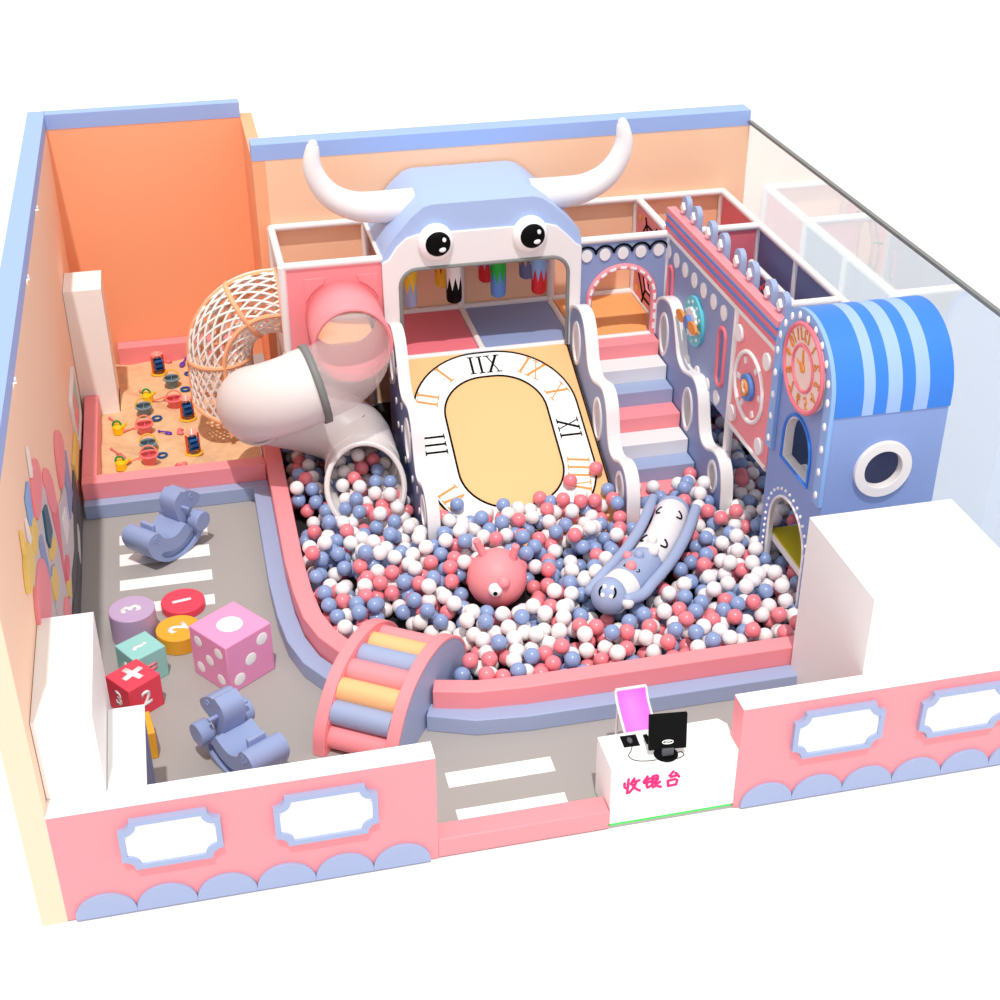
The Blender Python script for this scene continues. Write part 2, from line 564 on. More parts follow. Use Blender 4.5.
# ------------------------------------------------------------------ climbing frame
XA, XB, XC, XD, XE = -0.458, 0.80, 3.433, 4.68, 5.95
YF, YB = 7.668, 9.08
ZR = 2.80
ZP = 1.40
pf = thing('play_frame', 'white tube climbing frame with padded floors and panels along the back wall', 'climbing frame', (2.1, 8.4, 0))
RP = 0.055
def post(x, y, z0, z1):
    MB().cyl((x, y, z0), (x, y, z1), RP, 12).build('post', WHITE, pf)
def rail(a, b, r=0.05):
    MB().cyl(a, b, r, 12).build('rail', WHITE, pf)
for (x, y) in ((XA, YB), (XB, YB), (XC, YB), (XD, YB), (XE, YB), (XE, YF), (XE, 6.4), (XE, 5.1), (XD, 5.15)):
    post(x, y, 0, ZR)
post(XA, YF, 1.30, ZR)
post(XD, YF, 0, ZR)
post(2.12, YB, 0, ZR)
for z in (ZR,):
    rail((XA, YB, z), (XE, YB, z))
    rail((XA, YF, z), (XB + 0.02, YF, z))
    rail((XC, YF, z), (XD, YF, z))
    rail((XA, YF, z), (XA, YB, z))
    rail((XB, YF, z), (XB, YB, z), 0.03)
    rail((XD, YF, z), (XD, YB, z))
    rail((XD + 0.1, YF, z), (XE, YF, z))
    rail((XE, 4.0, z), (XE, YB, z))
    rail((XD, 3.95, z), (XD, YF, z), 0.05)
    rail((XD + 0.1, 5.1, z), (XE, 5.1, z))
rail((XA, YB, ZP), (XE, YB, ZP))
rail((XB, YF - 0.02, ZP - 0.03), (XC, YF - 0.02, ZP - 0.03), 0.045)
rail((XC, YF - 0.02, ZP - 0.02), (XD, YF - 0.02, ZP - 0.02), 0.045)
rail((XA, YF, ZP - 0.05), (XB, YF, ZP - 0.05), 0.045)
rail((XA, YF, ZP - 0.05), (XA, YB, ZP - 0.05), 0.045)
rail((2.12, YF, ZP - 0.01), (2.12, YB, ZP - 0.01), 0.045)
rail((XC - 0.03, YF, ZP - 0.01), (XC - 0.03, YB, ZP - 0.01), 0.045)
rail((XD, YF, ZP - 0.01), (XD, YB, ZP - 0.01), 0.045)
rail((XD, 3.95, 1.285), (XD, 5.15, 1.285), 0.04)
def pad(x0, x1, y0, y1, m):
    MB().box(x0, x1, y0, y1, ZP - 0.07, ZP).build('floor_pad', m, pf, bevel=0.01)
pad(XA + 0.05, XB - 0.03, YF + 0.03, YB - 0.04, TANGER)
pad(XB + 0.03, 2.07, YF + 0.03, YB - 0.05, ROSE)
pad(2.17, XC - 0.08, YF + 0.03, YB - 0.05, SLATE)
pad(XC + 0.03, XD - 0.05, YF + 0.03, YB - 0.05, TANGER)
pad(XD + 0.06, XE - 0.05, YF - 0.02, YB - 0.05, TANGER)
pad(XD + 0.06, XE - 0.05, 3.95, YF - 0.05, NAVY)
# side and dividing panels
MB().box(XE - 0.015, XE + 0.015, YF + 0.05, YB - 0.05, ZP, ZR - 0.05).build('wall_panel', ROSE, pf)
MB().box(XE - 0.015, XE + 0.015, 6.45, YF - 0.05, ZP, ZR - 0.05).build('wall_panel', NAVY, pf)
MB().box(XE - 0.015, XE + 0.015, 5.12, 6.35, ZP, ZR - 0.05).build('wall_panel', NAVY, pf)
MB().box(5.2, XE - 0.06, YF - 0.015, YF + 0.015, ZP, ZR - 0.05).build('wall_panel', ROSE, pf)
# pink front panel with the tube hole
hc = (0.28, 2.07)
fp = MB().prism([[(XA + 0.05, 1.33), (XB, 1.33), (XB, ZR - 0.02), (XA + 0.05, ZR - 0.02)], circ(hc[0], hc[1], 0.46, 40)], XZ, YF - 0.02, YF + 0.02)
fp = fp.build('wall_panel', PINK, pf)
def corner_patch(sx):
    P = [(hc[0] + sx * 0.20, 2.62), (hc[0] + sx * 0.47, 2.62), (hc[0] + sx * 0.47, 2.28)] + \
        [(hc[0] + sx * 0.52 * math.cos(a), hc[1] + 0.52 * math.sin(a)) for a in np.linspace(math.radians(30), math.radians(64), 7)]
    MB().prism([P], XZ, YF - 0.035, YF - 0.018).build('corner_patch', PINK, fp, bevel=0.004)
corner_patch(-1)
corner_patch(1)
# arched blue panel above the stairs
ap = MB().prism([[(XC, ZP - 0.05), (3.61, ZP - 0.05)] + [(3.61, ZP + 0.0)] + [(a, b) for a, b in circ(4.03, 1.95, 0.42, 20, a0=PI, a1=0, end=True)] + [(4.45, ZP), (4.45, ZP - 0.05), (XD, ZP - 0.05), (XD, ZR - 0.02), (XC, ZR - 0.02)]],
                XZ, YF - 0.02, YF + 0.02).build('wall_panel', SLATE, pf)
apth = [(3.57, YF - 0.03, ZP)] + [(a, YF - 0.03, b) for a, b in circ(4.03, 1.95, 0.455, 24, a0=PI, a1=0, end=True)] + [(4.49, YF - 0.03, ZP)]
MB().sweep(apth, 0.042, 8).build('arch_trim', PINK, ap)
tt = MB()
for i in range(17):
    f = (i + 0.5) / 17
    L = 0.5 + PI * 0.455 + 0.5
    s_ = f * L
    if s_ < 0.5:
        p, d = (3.57, ZP + s_), (0, 1)
    elif s_ < 0.5 + PI * 0.455:
        a = PI - (s_ - 0.5) / 0.455
        p, d = (4.03 + 0.455 * math.cos(a), 1.95 + 0.455 * math.sin(a)), (math.sin(a), -math.cos(a))
    else:
        p, d = (4.49, 1.95 - (s_ - 0.5 - PI * 0.455)), (0, 1)
    n_ = (-d[1], d[0])
    q = [(p[0] + d[0] * u * 0.042 + n_[0] * v * 0.016, p[1] + d[1] * u * 0.042 + n_[1] * v * 0.016) for u, v in ((-1, -1), (1, -1), (1, 1), (-1, 1))]
    tt.prism([q], XZ, YF - 0.078, YF - 0.06)
tt.build('arch_beads', BEADW, ap)
for i in range(5):
    x = 3.53 + i * 0.248
    MB().prism([circ(x, 2.595, 0.075, 22, ry=0.085)], XZ, YF - 0.04, YF - 0.02).build('dot', WHITE, ap, bevel=0.006)
sc = MB()
for i in range(5):
    x = 3.53 + i * 0.248
    sc.sweep([(a, YF - 0.028, b) for a, b in circ(x, 2.60, 0.125, 14, ry=0.115, a0=PI * 0.97, a1=PI * 0.03, end=True)], 0.016, 6)
sc.build('scallop_line', BLACK, ap)

# pink and black web panel between the arch room and the side wing
OC = (8.37, 2.06)
def octo(r, rz=None):
    rz = r if rz is None else rz
    return [(OC[0] + r * math.cos(PI / 8 + k * PI / 4), OC[1] + rz * math.sin(PI / 8 + k * PI / 4)) for k in range(8)]
wp = MB().prism([[(YF + 0.06, ZP), (YB - 0.06, ZP), (YB - 0.06, ZR - 0.06), (YF + 0.06, ZR - 0.06)], octo(0.28, 0.42)], YZ, XD - 0.02, XD + 0.02).build('wall_panel', PINK, pf)
wl_ = MB()
for sx in (-0.026, 0.026):
    for rr in ((0.29, 0.43), (0.50, 0.58)):
        P = octo(*rr)
        wl_.sweep([(XD + sx, a, b) for a, b in P], 0.014, 5, closed=True)
    for a, b in zip(octo(0.29, 0.43), octo(0.62, 0.68)):
        wl_.cyl((XD + sx, a[0], a[1]), (XD + sx, min(max(b[0], YF + 0.08), YB - 0.08), b[1]), 0.014, 5)
wl_.build('web_line', BLACK, wp)
MB().prism([circ(8.85, 2.6, 0.05, 14)], YZ, XD - 0.03, XD - 0.02).prism([circ(8.85, 1.55, 0.05, 14)], YZ, XD - 0.03, XD - 0.02).build('sticker', YELB, wp)

# dotted blue wall and pink clock wall of the wing
def capsule(cy, z0, z1, r, n=10):
    return circ(cy, z0 + r, r, n, a0=PI, a1=2 * PI, end=True) + circ(cy, z1 - r, r, n, a0=0, a1=PI, end=True)
SL = [(7.46, 1.87, 2.38, 0.055), (5.52, 1.64, 2.35, 0.075)]
dw = MB().prism([[(5.19, 1.27), (YF - 0.04, 1.27), (YF - 0.04, 2.76), (5.19, 2.76)]] + [capsule(*c) for c in SL], YZ, XD - 0.02, XD + 0.02).build('wall_panel', SLATE, pf)
for c in SL:
    cc = capsule(c[0], c[1] - 0.03, c[2] + 0.03, c[3] + 0.03)
    MB().sweep([(XD - 0.025, a, b) for a, b in cc], 0.03, 8, closed=True, up=(1, 0, 0)).build('slot_trim', ROSE, dw)
def dot(y, z, ry, rz, par, d=0.025):
    MB().prism([circ(y, z, ry, 22, ry=rz)], YZ, XD - 0.02 - d, XD - 0.02).build('dot', WHITE, par, bevel=0.008)
for y in (7.60, 7.27, 6.93, 6.58, 6.24, 5.88, 5.53):
    dot(y, 2.575, 0.095, 0.10, dw)
for y in (6.62, 6.26, 5.90, 5.55):
    dot(y, 1.42, 0.085, 0.10, dw)
WH = (6.47, 2.06)
wd = MB().prism([circ(*WH, 0.33, 36)], YZ, XD - 0.065, XD - 0.02).build('spin_disc', CYAN, dw, bevel=0.008)
gear = []
for k in range(48):
    rr = 0.19 if (k // 2) % 2 else 0.17
    gear.append((WH[0] + rr * math.cos(2 * PI * k / 48), WH[1] + rr * math.sin(2 * PI * k / 48)))
q = MB().prism([gear], YZ, XD - 0.10, XD - 0.065)
for k in range(10):
    a = 2 * PI * k / 10 + 0.2
    q.prism([circ(WH[0] + 0.26 * math.cos(a), WH[1] + 0.26 * math.sin(a), 0.022, 10)], YZ, XD - 0.072, XD - 0.065)
q = q
def sub(mb, name, m, parent):
    """sub-part: parent is itself a child, so offset must follow the chain"""
    return mb.build(name, m, parent)
# the spinner hangs together as one part; its gear and propeller are its own pieces of the panel
sub(q, 'spin_gear', WHITE, dw)
MB().cyl((XD - 0.16, *WH), (XD - 0.10, *WH), 0.085, 20).build('spin_hub', BLUEB, dw)
pr = MB()
for s_ in (-1, 1):
    a = math.radians(178)
    c = (WH[0] + s_ * 0.22 * math.cos(a), WH[1] + s_ * 0.22 * math.sin(a))
    P = [(c[0] + 0.15 * math.cos(t) * math.cos(a) - 0.075 * math.sin(t) * math.sin(a), c[1] + 0.15 * math.cos(t) * math.sin(a) + 0.075 * math.sin(t) * math.cos(a)) for t in np.linspace(0, 2 * PI, 20, endpoint=False)]
    pr.prism([P], YZ, XD - 0.16, XD - 0.125)
pr.build('propeller', ORNUM, dw)
pk = MB().box(XD - 0.02, XD + 0.02, 3.92, 5.13, 1.30, 2.76).build('wall_panel', PINK, pf)
MB().box(XD - 0.03, XD + 0.0, 5.13, 5.19, 1.27, 2.76).build('edge_strip', WHITE, pk)
DC = (4.60, 2.03)
MB().torus((XD - 0.03, *DC), 0.42, 0.028, 40, 8, 'x').build('dial_ring', WHITE, pk)
for k in range(6):
    a = k * PI / 3
    c, s_ = math.cos(a), math.sin(a)
    P = [(DC[0] + c * u - s_ * v, DC[1] + s_ * u + c * v) for u, v in ((0.28, -0.03), (0.36, -0.03), (0.36, 0.03), (0.28, 0.03))]
    MB().prism([P], YZ, XD - 0.04, XD - 0.02).build('dial_tick', WHITE, pk)
MB().cyl((XD - 0.08, *DC), (XD - 0.02, *DC), 0.165, 28).build('dial_hub', BLUEB, pk, bevel=0.006)
MB().cyl((XD - 0.11, *DC), (XD - 0.08, *DC), 0.10, 24).build('dial_cap', ORNUM, pk, bevel=0.004)
MB().box(XD - 0.12, XD - 0.11, DC[0] - 0.015, DC[0] + 0.015, DC[1] - 0.02, DC[1] + 0.08).box(XD - 0.12, XD - 0.11, DC[0] - 0.07, DC[0] + 0.015, DC[1] - 0.03, DC[1]).build('dial_hand', WHITE, pk)
for y, z in ((4.98, 2.56), (4.13, 2.58), (5.0, 1.49), (4.13, 1.49)):
    dot(y, z, 0.10, 0.105, pk, 0.045)
# low inner rail with red rope net
rail((XE - 0.22, 7.35, 2.42), (XE - 0.22, 5.3, 2.42), 0.045)
rail((XE - 0.22, 7.35, 2.42), (XE - 0.22, 7.35, ZP), 0.045)
rn = MB()
for i in range(12):
    y = 7.25 - i * 0.16
    rn.sweep([(XE - 0.22, y, 2.40), (XE - 0.5, y - 0.06, 2.05), (XE - 0.95, y - 0.1, 1.75)], 0.013, 5)
for k in range(4):
    rn.cyl((XE - 0.3 - k * 0.17, 7.3, 2.3 - k * 0.14), (XE - 0.3 - k * 0.17, 5.2, 2.3 - k * 0.14), 0.012, 5)
rn.build('rope_net', REDROPE, pf)

# crown beam over the dotted wall
cr = thing('crown_beam', 'pink and blue striped beam with rounded blue battlements on top of the dotted wall', 'cornice', (XD, 5.8, 2.84))
for i, (z0, z1, m, d) in enumerate(((2.845, 2.92, ROSE, 0.0), (2.92, 2.965, BLUEB, 0.02), (2.965, 3.04, ROSE, 0.0), (3.04, 3.075, BLUEB, 0.02), (3.075, 3.15, PINK, 0.0))):
    MB().box(XD - 0.05 - d * 0.5, XD + 0.07, 3.95, 7.72, z0, z1).build('stripe_beam', m, cr)
for y in (7.38, 7.0, 6.46, 6.03, 5.50, 5.08, 4.54, 4.17):
    P = [(y - 0.118, 3.05), (y + 0.118, 3.05)] + circ(y, 3.275, 0.118, 14, a0=0, a1=PI, end=True)
    b = MB().prism([P], YZ, XD + 0.07, XD + 0.14).build('battlement', BLUE, cr, bevel=0.012)
    MB().prism([[(y - 0.06, 3.24), (y - 0.01, 3.17), (y + 0.06, 3.24), (y + 0.01, 3.32)]], YZ, XD + 0.03, XD + 0.07).build('diamond', WHITE, b, bevel=0.006)

# ------------------------------------------------------------------ bull face house front
bh = thing('bull_house', 'blue and white bull face hood with horns and round eyes above the slide', 'play house', (2.12, 8.3, ZP))
outer = [(0.80, 2.74), (0.83, 2.86), (0.96, 3.06), (1.20, 3.32), (1.36, 3.45), (1.48, 3.48), (2.78, 3.48), (2.90, 3.45), (3.05, 3.34), (3.40, 3.0), (3.44, 2.86), (3.44, 2.74)]
inner = [(a * 0.965 + 2.12 * 0.035, b - 0.05) for a, b in outer[1:-1]]
hood = outer + [(3.38, 2.74)] + inner[::-1] + [(0.86, 2.74)]
MB().prism([hood], XZ, YF, YB + 0.02).build('hood', HOODB, bh)
white_edge = [(0.805, ZP - 0.03), (1.03, ZP - 0.03), (1.03, 2.40)] + circ(1.26, 2.42, 0.23, 8, a0=PI, a1=PI / 2, end=True) + circ(3.03, 2.42, 0.23, 8, a0=PI / 2, a1=0, end=True) + \
    [(3.26, ZP - 0.03), (3.44, ZP - 0.03), (3.44, 2.76), (3.37, 2.80), (3.24, 2.94), (3.10, 3.07), (2.96, 3.11), (1.28, 3.11), (1.13, 3.07), (1.0, 2.96), (0.89, 2.80), (0.805, 2.76)]
MB().prism([white_edge], XZ, YF - 0.09, YF).build('face_panel', WHITE, bh, bevel=0.008)
brow = [(0.80, 2.74), (0.83, 2.86), (0.96, 3.06), (1.20, 3.32), (1.36, 3.45), (1.48, 3.48), (2.78, 3.48), (2.90, 3.45), (3.05, 3.34), (3.40, 3.0), (3.44, 2.86), (3.44, 2.74), (3.3, 2.74), (3.1, 2.9), (1.2, 2.9), (0.95, 2.74)]
MB().prism([brow], XZ, YF - 0.055, YF - 0.001).build('brow_panel', HOODB, bh)
op = [(1.03, YF - 0.09, ZP)] + [(a, YF - 0.09, b) for a, b in circ(1.26, 2.42, 0.23, 8, a0=PI, a1=PI / 2, end=True) + circ(3.03, 2.42, 0.23, 8, a0=PI / 2, a1=0, end=True)] + [(3.26, YF - 0.09, ZP)]
MB().sweep(op, 0.026, 8).build('opening_trim', GREY, bh)
for ex in (1.50, 2.735):
    ec = (ex, 3.0)
    e = MB().sphere((ex, YF - 0.10, 3.0), 0.235, 28, 16, (1, 0.5, 1.05)).build('eye', BEADW, bh)
    MB().sphere((ex + 0.015, YF - 0.18, 3.0), 0.165, 28, 14, (1, 0.40, 1.0)).build('pupil', BLACK, e)
    MB().sphere((ex + 0.085, YF - 0.225, 3.06), 0.04, 12, 8, (0.8, 0.4, 0.9)).sphere((ex + 0.06, YF - 0.232, 2.94), 0.045, 12, 8, (1.1, 0.4, 0.8)).build('glint', BEADW, e)
hl = smooth([(1.34, 8.25, 3.26), (0.95, 8.25, 3.27), (0.55, 8.25, 3.30), (0.22, 8.25, 3.50), (0.05, 8.25, 3.85), (0.10, 8.25, 4.15)], 3)
nR = len(hl)
rad = [0.225 * (1 - 0.72 * (i / (nR - 1)) ** 1.6) for i in range(nR)]
MB().sweep(hl, rad, 20).sphere(hl[-1], rad[-1], 16, 8).build('horn', WHITE, bh)
hr = [(4.24 - p[0], p[1], p[2]) for p in hl]
MB().sweep(hr, rad, 20).sphere(hr[-1], rad[-1], 16, 8).build('horn', WHITE, bh)

# hanging foam bags
def bag(x, y, zb, low, top, label):
    t = thing('punch_bag', label, 'punch bag', (x, y, zb), group='foam bags hanging in the bull house')
    r = 0.105
    zt = 2.78
    MB().lathe([(0.001, zb), (r * 0.6, zb + 0.008), (r * 0.9, zb + 0.03), (r, zb + 0.07), (r, zb + 0.62)], (x, y, 0), 24).build('bag_body', low, t)
    zs = zb + 0.38
    n = 16
    vs, fs = [], []
    for k in range(n):
        a = 2 * PI * k / n
        zz = zs - (0.17 if k % 2 else -0.02)
        vs += [(x + (r + 0.004) * math.cos(a), y + (r + 0.004) * math.sin(a), zz), (x + (r + 0.004) * math.cos(a), y + (r + 0.004) * math.sin(a), zb + 0.64)]
    for k in range(n):
        l = (k + 1) % n
        fs.append((2 * k, 2 * l, 2 * l + 1, 2 * k + 1))
    fs.append(tuple(2 * k + 1 for k in range(n)))
    MB().add(vs, fs).build('bag_cap', top, t)
    MB().cyl((x, y, zb + 0.62), (x, y, 3.08), 0.012, 6).build('strap', DGREY, t)
bag(1.24, 8.2, 1.865, BLUE, YELB, 'pale blue bag with yellow jagged top hanging front left in bull house')
bag(1.85, 8.2, 1.87, BLACK, WHITE, 'black bag with white jagged top hanging in the bull house')
bag(2.46, 8.2, 1.895, BLUEB, GREENB, 'blue bag with green jagged top hanging in the bull house')
bag(3.03, 8.2, 1.885, REDB, SKYB, 'red bag with light blue jagged top hanging in the bull house')
bag(1.20, 8.7, 1.88, GREENB, YELB, 'green bag hanging behind the yellow topped pale blue bag')
bag(1.79, 8.7, 1.90, YELB, REDB, 'yellow bag with red top hanging behind the black bag')
bag(2.40, 8.7, 1.915, REDB, SKYB, 'red bag hanging behind the green topped blue bag')
bag(2.98, 8.7, 1.91, NAVY, YELB, 'slate blue bag with yellow top hanging behind the red bag')

# ------------------------------------------------------------------ slide with the clock track
sl = thing('slide', 'wide orange slide with a white oval clock track running into the balls', 'slide', (2.12, 6.2, 0))
SD = np.array([0.0, -0.906, -0.424])
SN = np.array([0.0, -0.424, 0.906])
S0 = np.array([0.0, 7.62, 1.385])
def onslide(u, v, h=0.0):
    p = S0 + SD * v + SN * h
    return (u, p[1], p[2])
MB().prism([[(0.965, -0.03), (3.285, -0.03), (3.285, 3.2), (0.965, 3.2)]], lambda a, b, d: onslide(a, b, d), -0.06, 0.0).build('slide_bed', ORANGE, sl)
O1 = rrect(1.01, 3.17, 0.03, 2.93, 0.98, 16)
I1 = rrect(1.41, 2.76, 0.44, 2.53, 0.60, 14)
MB().prism([O1, I1], lambda a, b, d: onslide(a, b, d), 0.0, 0.005).build('clock_track', SOFTW, sl)
MB().sweep([onslide(a, b, 0.006) for a, b in O1], 0.014, 5, closed=True).sweep([onslide(a, b, 0.006) for a, b in I1], 0.014, 5, closed=True).build('track_line', BLACK, sl)
MB().sweep([onslide(3.27, b, 0.006) for b in (0.0, 1.5, 3.2)], 0.011, 5).build('track_line', BLACK, sl)
def roman(mb, txt, c, ang, size, fnmap, d0, d1, mirror=True):
    """serif roman numerals from strokes; reading mirrored"""
    w = {'I': 0.42, 'V': 0.72, 'X': 0.76}
    tot = sum(w[ch] for ch in txt)
    x = -tot / 2
    quads = []
    for ch in txt:
        a = x + 0.05
        b = x + w[ch] - 0.05
        m = (a + b) / 2
        def ser(xx, zz):
            quads.append([(xx - 0.14, zz - 0.028), (xx + 0.14, zz - 0.028), (xx + 0.14, zz + 0.028), (xx - 0.14, zz + 0.028)])
        if ch == 'I':
            quads.append([(m - 0.055, -0.5), (m + 0.055, -0.5), (m + 0.055, 0.5), (m - 0.055, 0.5)])
            ser(m, 0.48)
            ser(m, -0.48)
        elif ch == 'V':
            quads.append([(a + 0.06, 0.5), (a + 0.19, 0.5), (m + 0.05, -0.5), (m - 0.05, -0.5)])
            quads.append([(b - 0.13, 0.5), (b - 0.07, 0.5), (m + 0.05, -0.5), (m - 0.0, -0.5)])
            ser(a + 0.12, 0.48)
            ser(b - 0.1, 0.48)
        else:
            quads.append([(a + 0.04, 0.5), (a + 0.17, 0.5), (b - 0.04, -0.5), (b - 0.17, -0.5)])
            quads.append([(b - 0.13, 0.5), (b - 0.07, 0.5), (a + 0.13, -0.5), (a + 0.07, -0.5)])
            for xx in (a + 0.1, b - 0.1):
                ser(xx, 0.48)
                ser(xx, -0.48)
        x += w[ch]
    ca, sa = math.cos(ang), math.sin(ang)
    for k, Q in enumerate(quads):
        P = []
        for (px, pz) in Q:
            px *= size * (-1 if mirror else 1)
            pz *= size
            P.append((c[0] + px * ca - pz * sa, c[1] + px * sa + pz * ca))
        mb.prism([P], fnmap, d0, d1 + 0.0004 * (k % 3))
trk = [('XII', 2.08, 0.235, 0), ('I', 1.52, 0.34, 38), ('II', 1.23, 0.72, 72), ('III', 1.195, 1.45, 90), ('IV', 1.26, 2.27, 118), ('V', 1.62, 2.66, 150), ('VI', 2.08, 2.74, 180),
       ('XI', 2.70, 0.38, -38), ('X', 2.95, 0.80, -62), ('IX', 2.97, 1.42, -90), ('VIII', 2.93, 2.15, -100), ('VII', 2.55, 2.66, -150)]
for (t_, u, v, a) in trk:
    mb = MB()
    # slide coordinates: u to the right, -v is "up" on the drawing
    roman(mb, t_, (u, -v), math.radians(a), 0.285, lambda a_, b_, d_: onslide(a_, -b_, d_), 0.005, 0.008)
    mb.build('numeral', BLACK if t_ in ('XII', 'III', 'VI', 'IX') else ORNUM, sl)
prof = smooth([(7.60, 1.40), (7.60, 1.86), (7.45, 2.0), (7.12, 2.09), (6.90, 2.0), (6.76, 1.74), (6.66, 1.48), (6.45, 1.38), (6.2, 1.45), (5.98, 1.49), (5.80, 1.34), (5.72, 1.02), (5.62, 0.80), (5.42, 0.77), (5.17, 0.89), (4.95, 0.86), (4.82, 0.66), (4.79, 0.3), (4.79, 0.0)], 2) + [(7.60, 0.0)]
HOLES = [(7.22, 1.555, 0.15, 0.275), (6.17, 0.96, 0.155, 0.275), (5.14, 0.53, 0.13, 0.19)]
def wave_panel(x0, x1, parent, body):
    p = MB().prism([prof] + [circ(h[0], h[1], h[2], 24, ry=h[3]) for h in HOLES], YZ, x0 + 0.006, x1 - 0.006, 0, 1).build('side_panel', [body, WHITE], parent)
    edge = prof[:-2]
    n = len(edge)
    vs, fs = [], []
    for i, (a, b) in enumerate(edge):
        q0, q1 = edge[max(0, i - 1)], edge[min(n - 1, i + 1)]
        t = np.array(q1) - np.array(q0)
        t /= np.hypot(*t)
        nn = np.array([t[1], -t[0]])
        if i == 0:
            nn = np.array([0.7, 0.3])
        o_, i_ = np.array([a, b]) + nn * -0.02, np.array([a, b]) + nn * 0.018
        vs += [(x0 - 0.012, *o_), (x1 + 0.012, *o_), (x1 + 0.012, *i_), (x0 - 0.012, *i_)]
    for i in range(n - 1):
        for k in range(4):
            l = (k + 1) % 4
            fs.append((4 * i + k, 4 * i + l, 4 * i + 4 + l, 4 * i + 4 + k))
    fs += [(0, 1, 2, 3), (4 * n - 1, 4 * n - 2, 4 * n - 3, 4 * n - 4)]
    MB().add(vs, fs).build('edge_padding', WHITE, p, bevel=0.006)
    for h in HOLES:
        for xs in (x0 - 0.012, x1 - 0.018):
            MB().prism([circ(h[0], h[1], h[2] + 0.03, 28, ry=h[3] + 0.035), circ(h[0], h[1], h[2] - 0.012, 28, ry=h[3] - 0.012)], YZ, xs, xs + 0.03).build('hole_ring', WHITE, p)
    return p
lp = wave_panel(0.825, 0.955, sl, NAVY)
rng2 = random.Random(3)
for (y, z) in ((7.4, 1.2), (7.0, 1.1), (6.85, 1.6), (6.6, 0.9), (6.55, 1.25), (6.4, 0.55), (5.9, 0.55), (5.85, 1.2), (5.55, 0.6), (5.45, 0.35), (6.9, 0.8), (5.0, 0.25)):
    MB().prism([circ(y, z, 0.035, 14, ry=0.05)], YZ, 0.815, 0.832).build('dot', WHITE, lp)

# ------------------------------------------------------------------ stairs
stp = thing('stairs', 'pink white and blue foam stairs between wavy blue side panels', 'stairs', (3.98, 6.2, 0))
sm = [PINK, WHITE, BLUE, PINK, WHITE, BLUE, PINK]
ys = [7.64, 7.365, 7.01, 6.715, 6.38, 6.03, 5.74, 5.40]
for i in range(7):
    z = ZP - 0.005 - 0.0 * i - 0.2 * i
    MB().box(3.455, 4.505, ys[i + 1], 7.64 if i == 0 else ys[i], 0.0, z).build('step', sm[i], stp, bevel=0.008)
wave_panel(3.30, 3.445, stp, SLATE)
wave_panel(4.515, 4.65, stp, SLATE)

# ------------------------------------------------------------------ white spiral tube slide
ts = thing('tube_slide', 'spiral tube slide of pink, clear and white pipe ending in the ball pit', 'tube slide', (-0.1, 6.8, 0))
cx, cy, RX, RYF, RYB, TR = -0.36, 6.76, 0.64, 0.56, 0.36, 0.455
def spiral(deg):
    a = math.radians(deg)
    y = cy - (RYF if math.sin(a) > 0 else RYB) * math.sin(a)
    z = np.interp(deg, [0, 90, 180, 270, 360], [2.04, 1.84, 1.40, 0.95, 0.60])
    return (cx + RX * math.cos(a), y, float(z))
MB().sweep([(0.28, YF + 0.05, 2.07), (0.28, 7.3, 2.06), (0.28, 6.80, 2.04)], 0.475, 36, caps=False).build('pipe', PINK, ts, solid=0.03)
MB().torus((0.28, 6.80, 2.04), 0.48, 0.032, 40, 8, 'y').build('pipe_rim', PINK, ts)
def ring(deg, w, r, m, name='flange'):
    MB().sweep([spiral(deg - w), spiral(deg + w)], r, 36, caps=False).build(name, m, ts, solid=0.03)
seg_ = [(0.28, 6.82, 2.04)] + [spiral(d) for d in np.arange(8, 81, 6)]
MB().sweep(seg_, TR, 36, caps=False).build('pipe', CLEAR, ts)
ring(82, 4, TR + 0.03, GREY)
MB().sweep([spiral(d) for d in np.arange(80, 206, 6)], TR + 0.004, 36, caps=False).build('pipe', TUBEW, ts, solid=0.02)
ring(206, 3, TR + 0.03, TUBEW)
low = [spiral(d) for d in np.arange(206, 349, 6)] + [(0.28, 6.6, 0.57), (0.27, 6.4, 0.54)]
MB().sweep(low, TR, 36, caps=False).build('pipe', TUBEW, ts, solid=0.02)
MB().torus((0.265, 6.38, 0.54), TR, 0.03, 36, 8, 'y').build('flange', TUBEW, ts)
mth = [[(0.265, 6.38, 0.54), (1.0, 0, 0)]]
mv, mf = [], []
NM = 40
for q_ in range(5):
    f = q_ / 4
    for k in range(NM):
        a = 2 * PI * k / NM
        c_, z_ = math.cos(a), math.sin(a)
        R_ = TR + 0.03 * f
        # slanted mouth: the lower lip reaches further out than the upper one
        mv.append((0.265 - 0.025 * f + R_ * c_, 6.38 - f * (0.42 - 0.26 * z_), 0.54 - 0.06 * f + R_ * z_))
for q_ in range(4):
    for k in range(NM):
        l = (k + 1) % NM
        mf.append((q_ * NM + k, q_ * NM + l, (q_ + 1) * NM + l, (q_ + 1) * NM + k))
MB().add(mv, mf).build('pipe_mouth', TUBEW, ts, solid=0.02)
MB().sweep(mv[4 * NM:], 0.036, 8, closed=True).build('pipe_rim', TUBEW, ts)

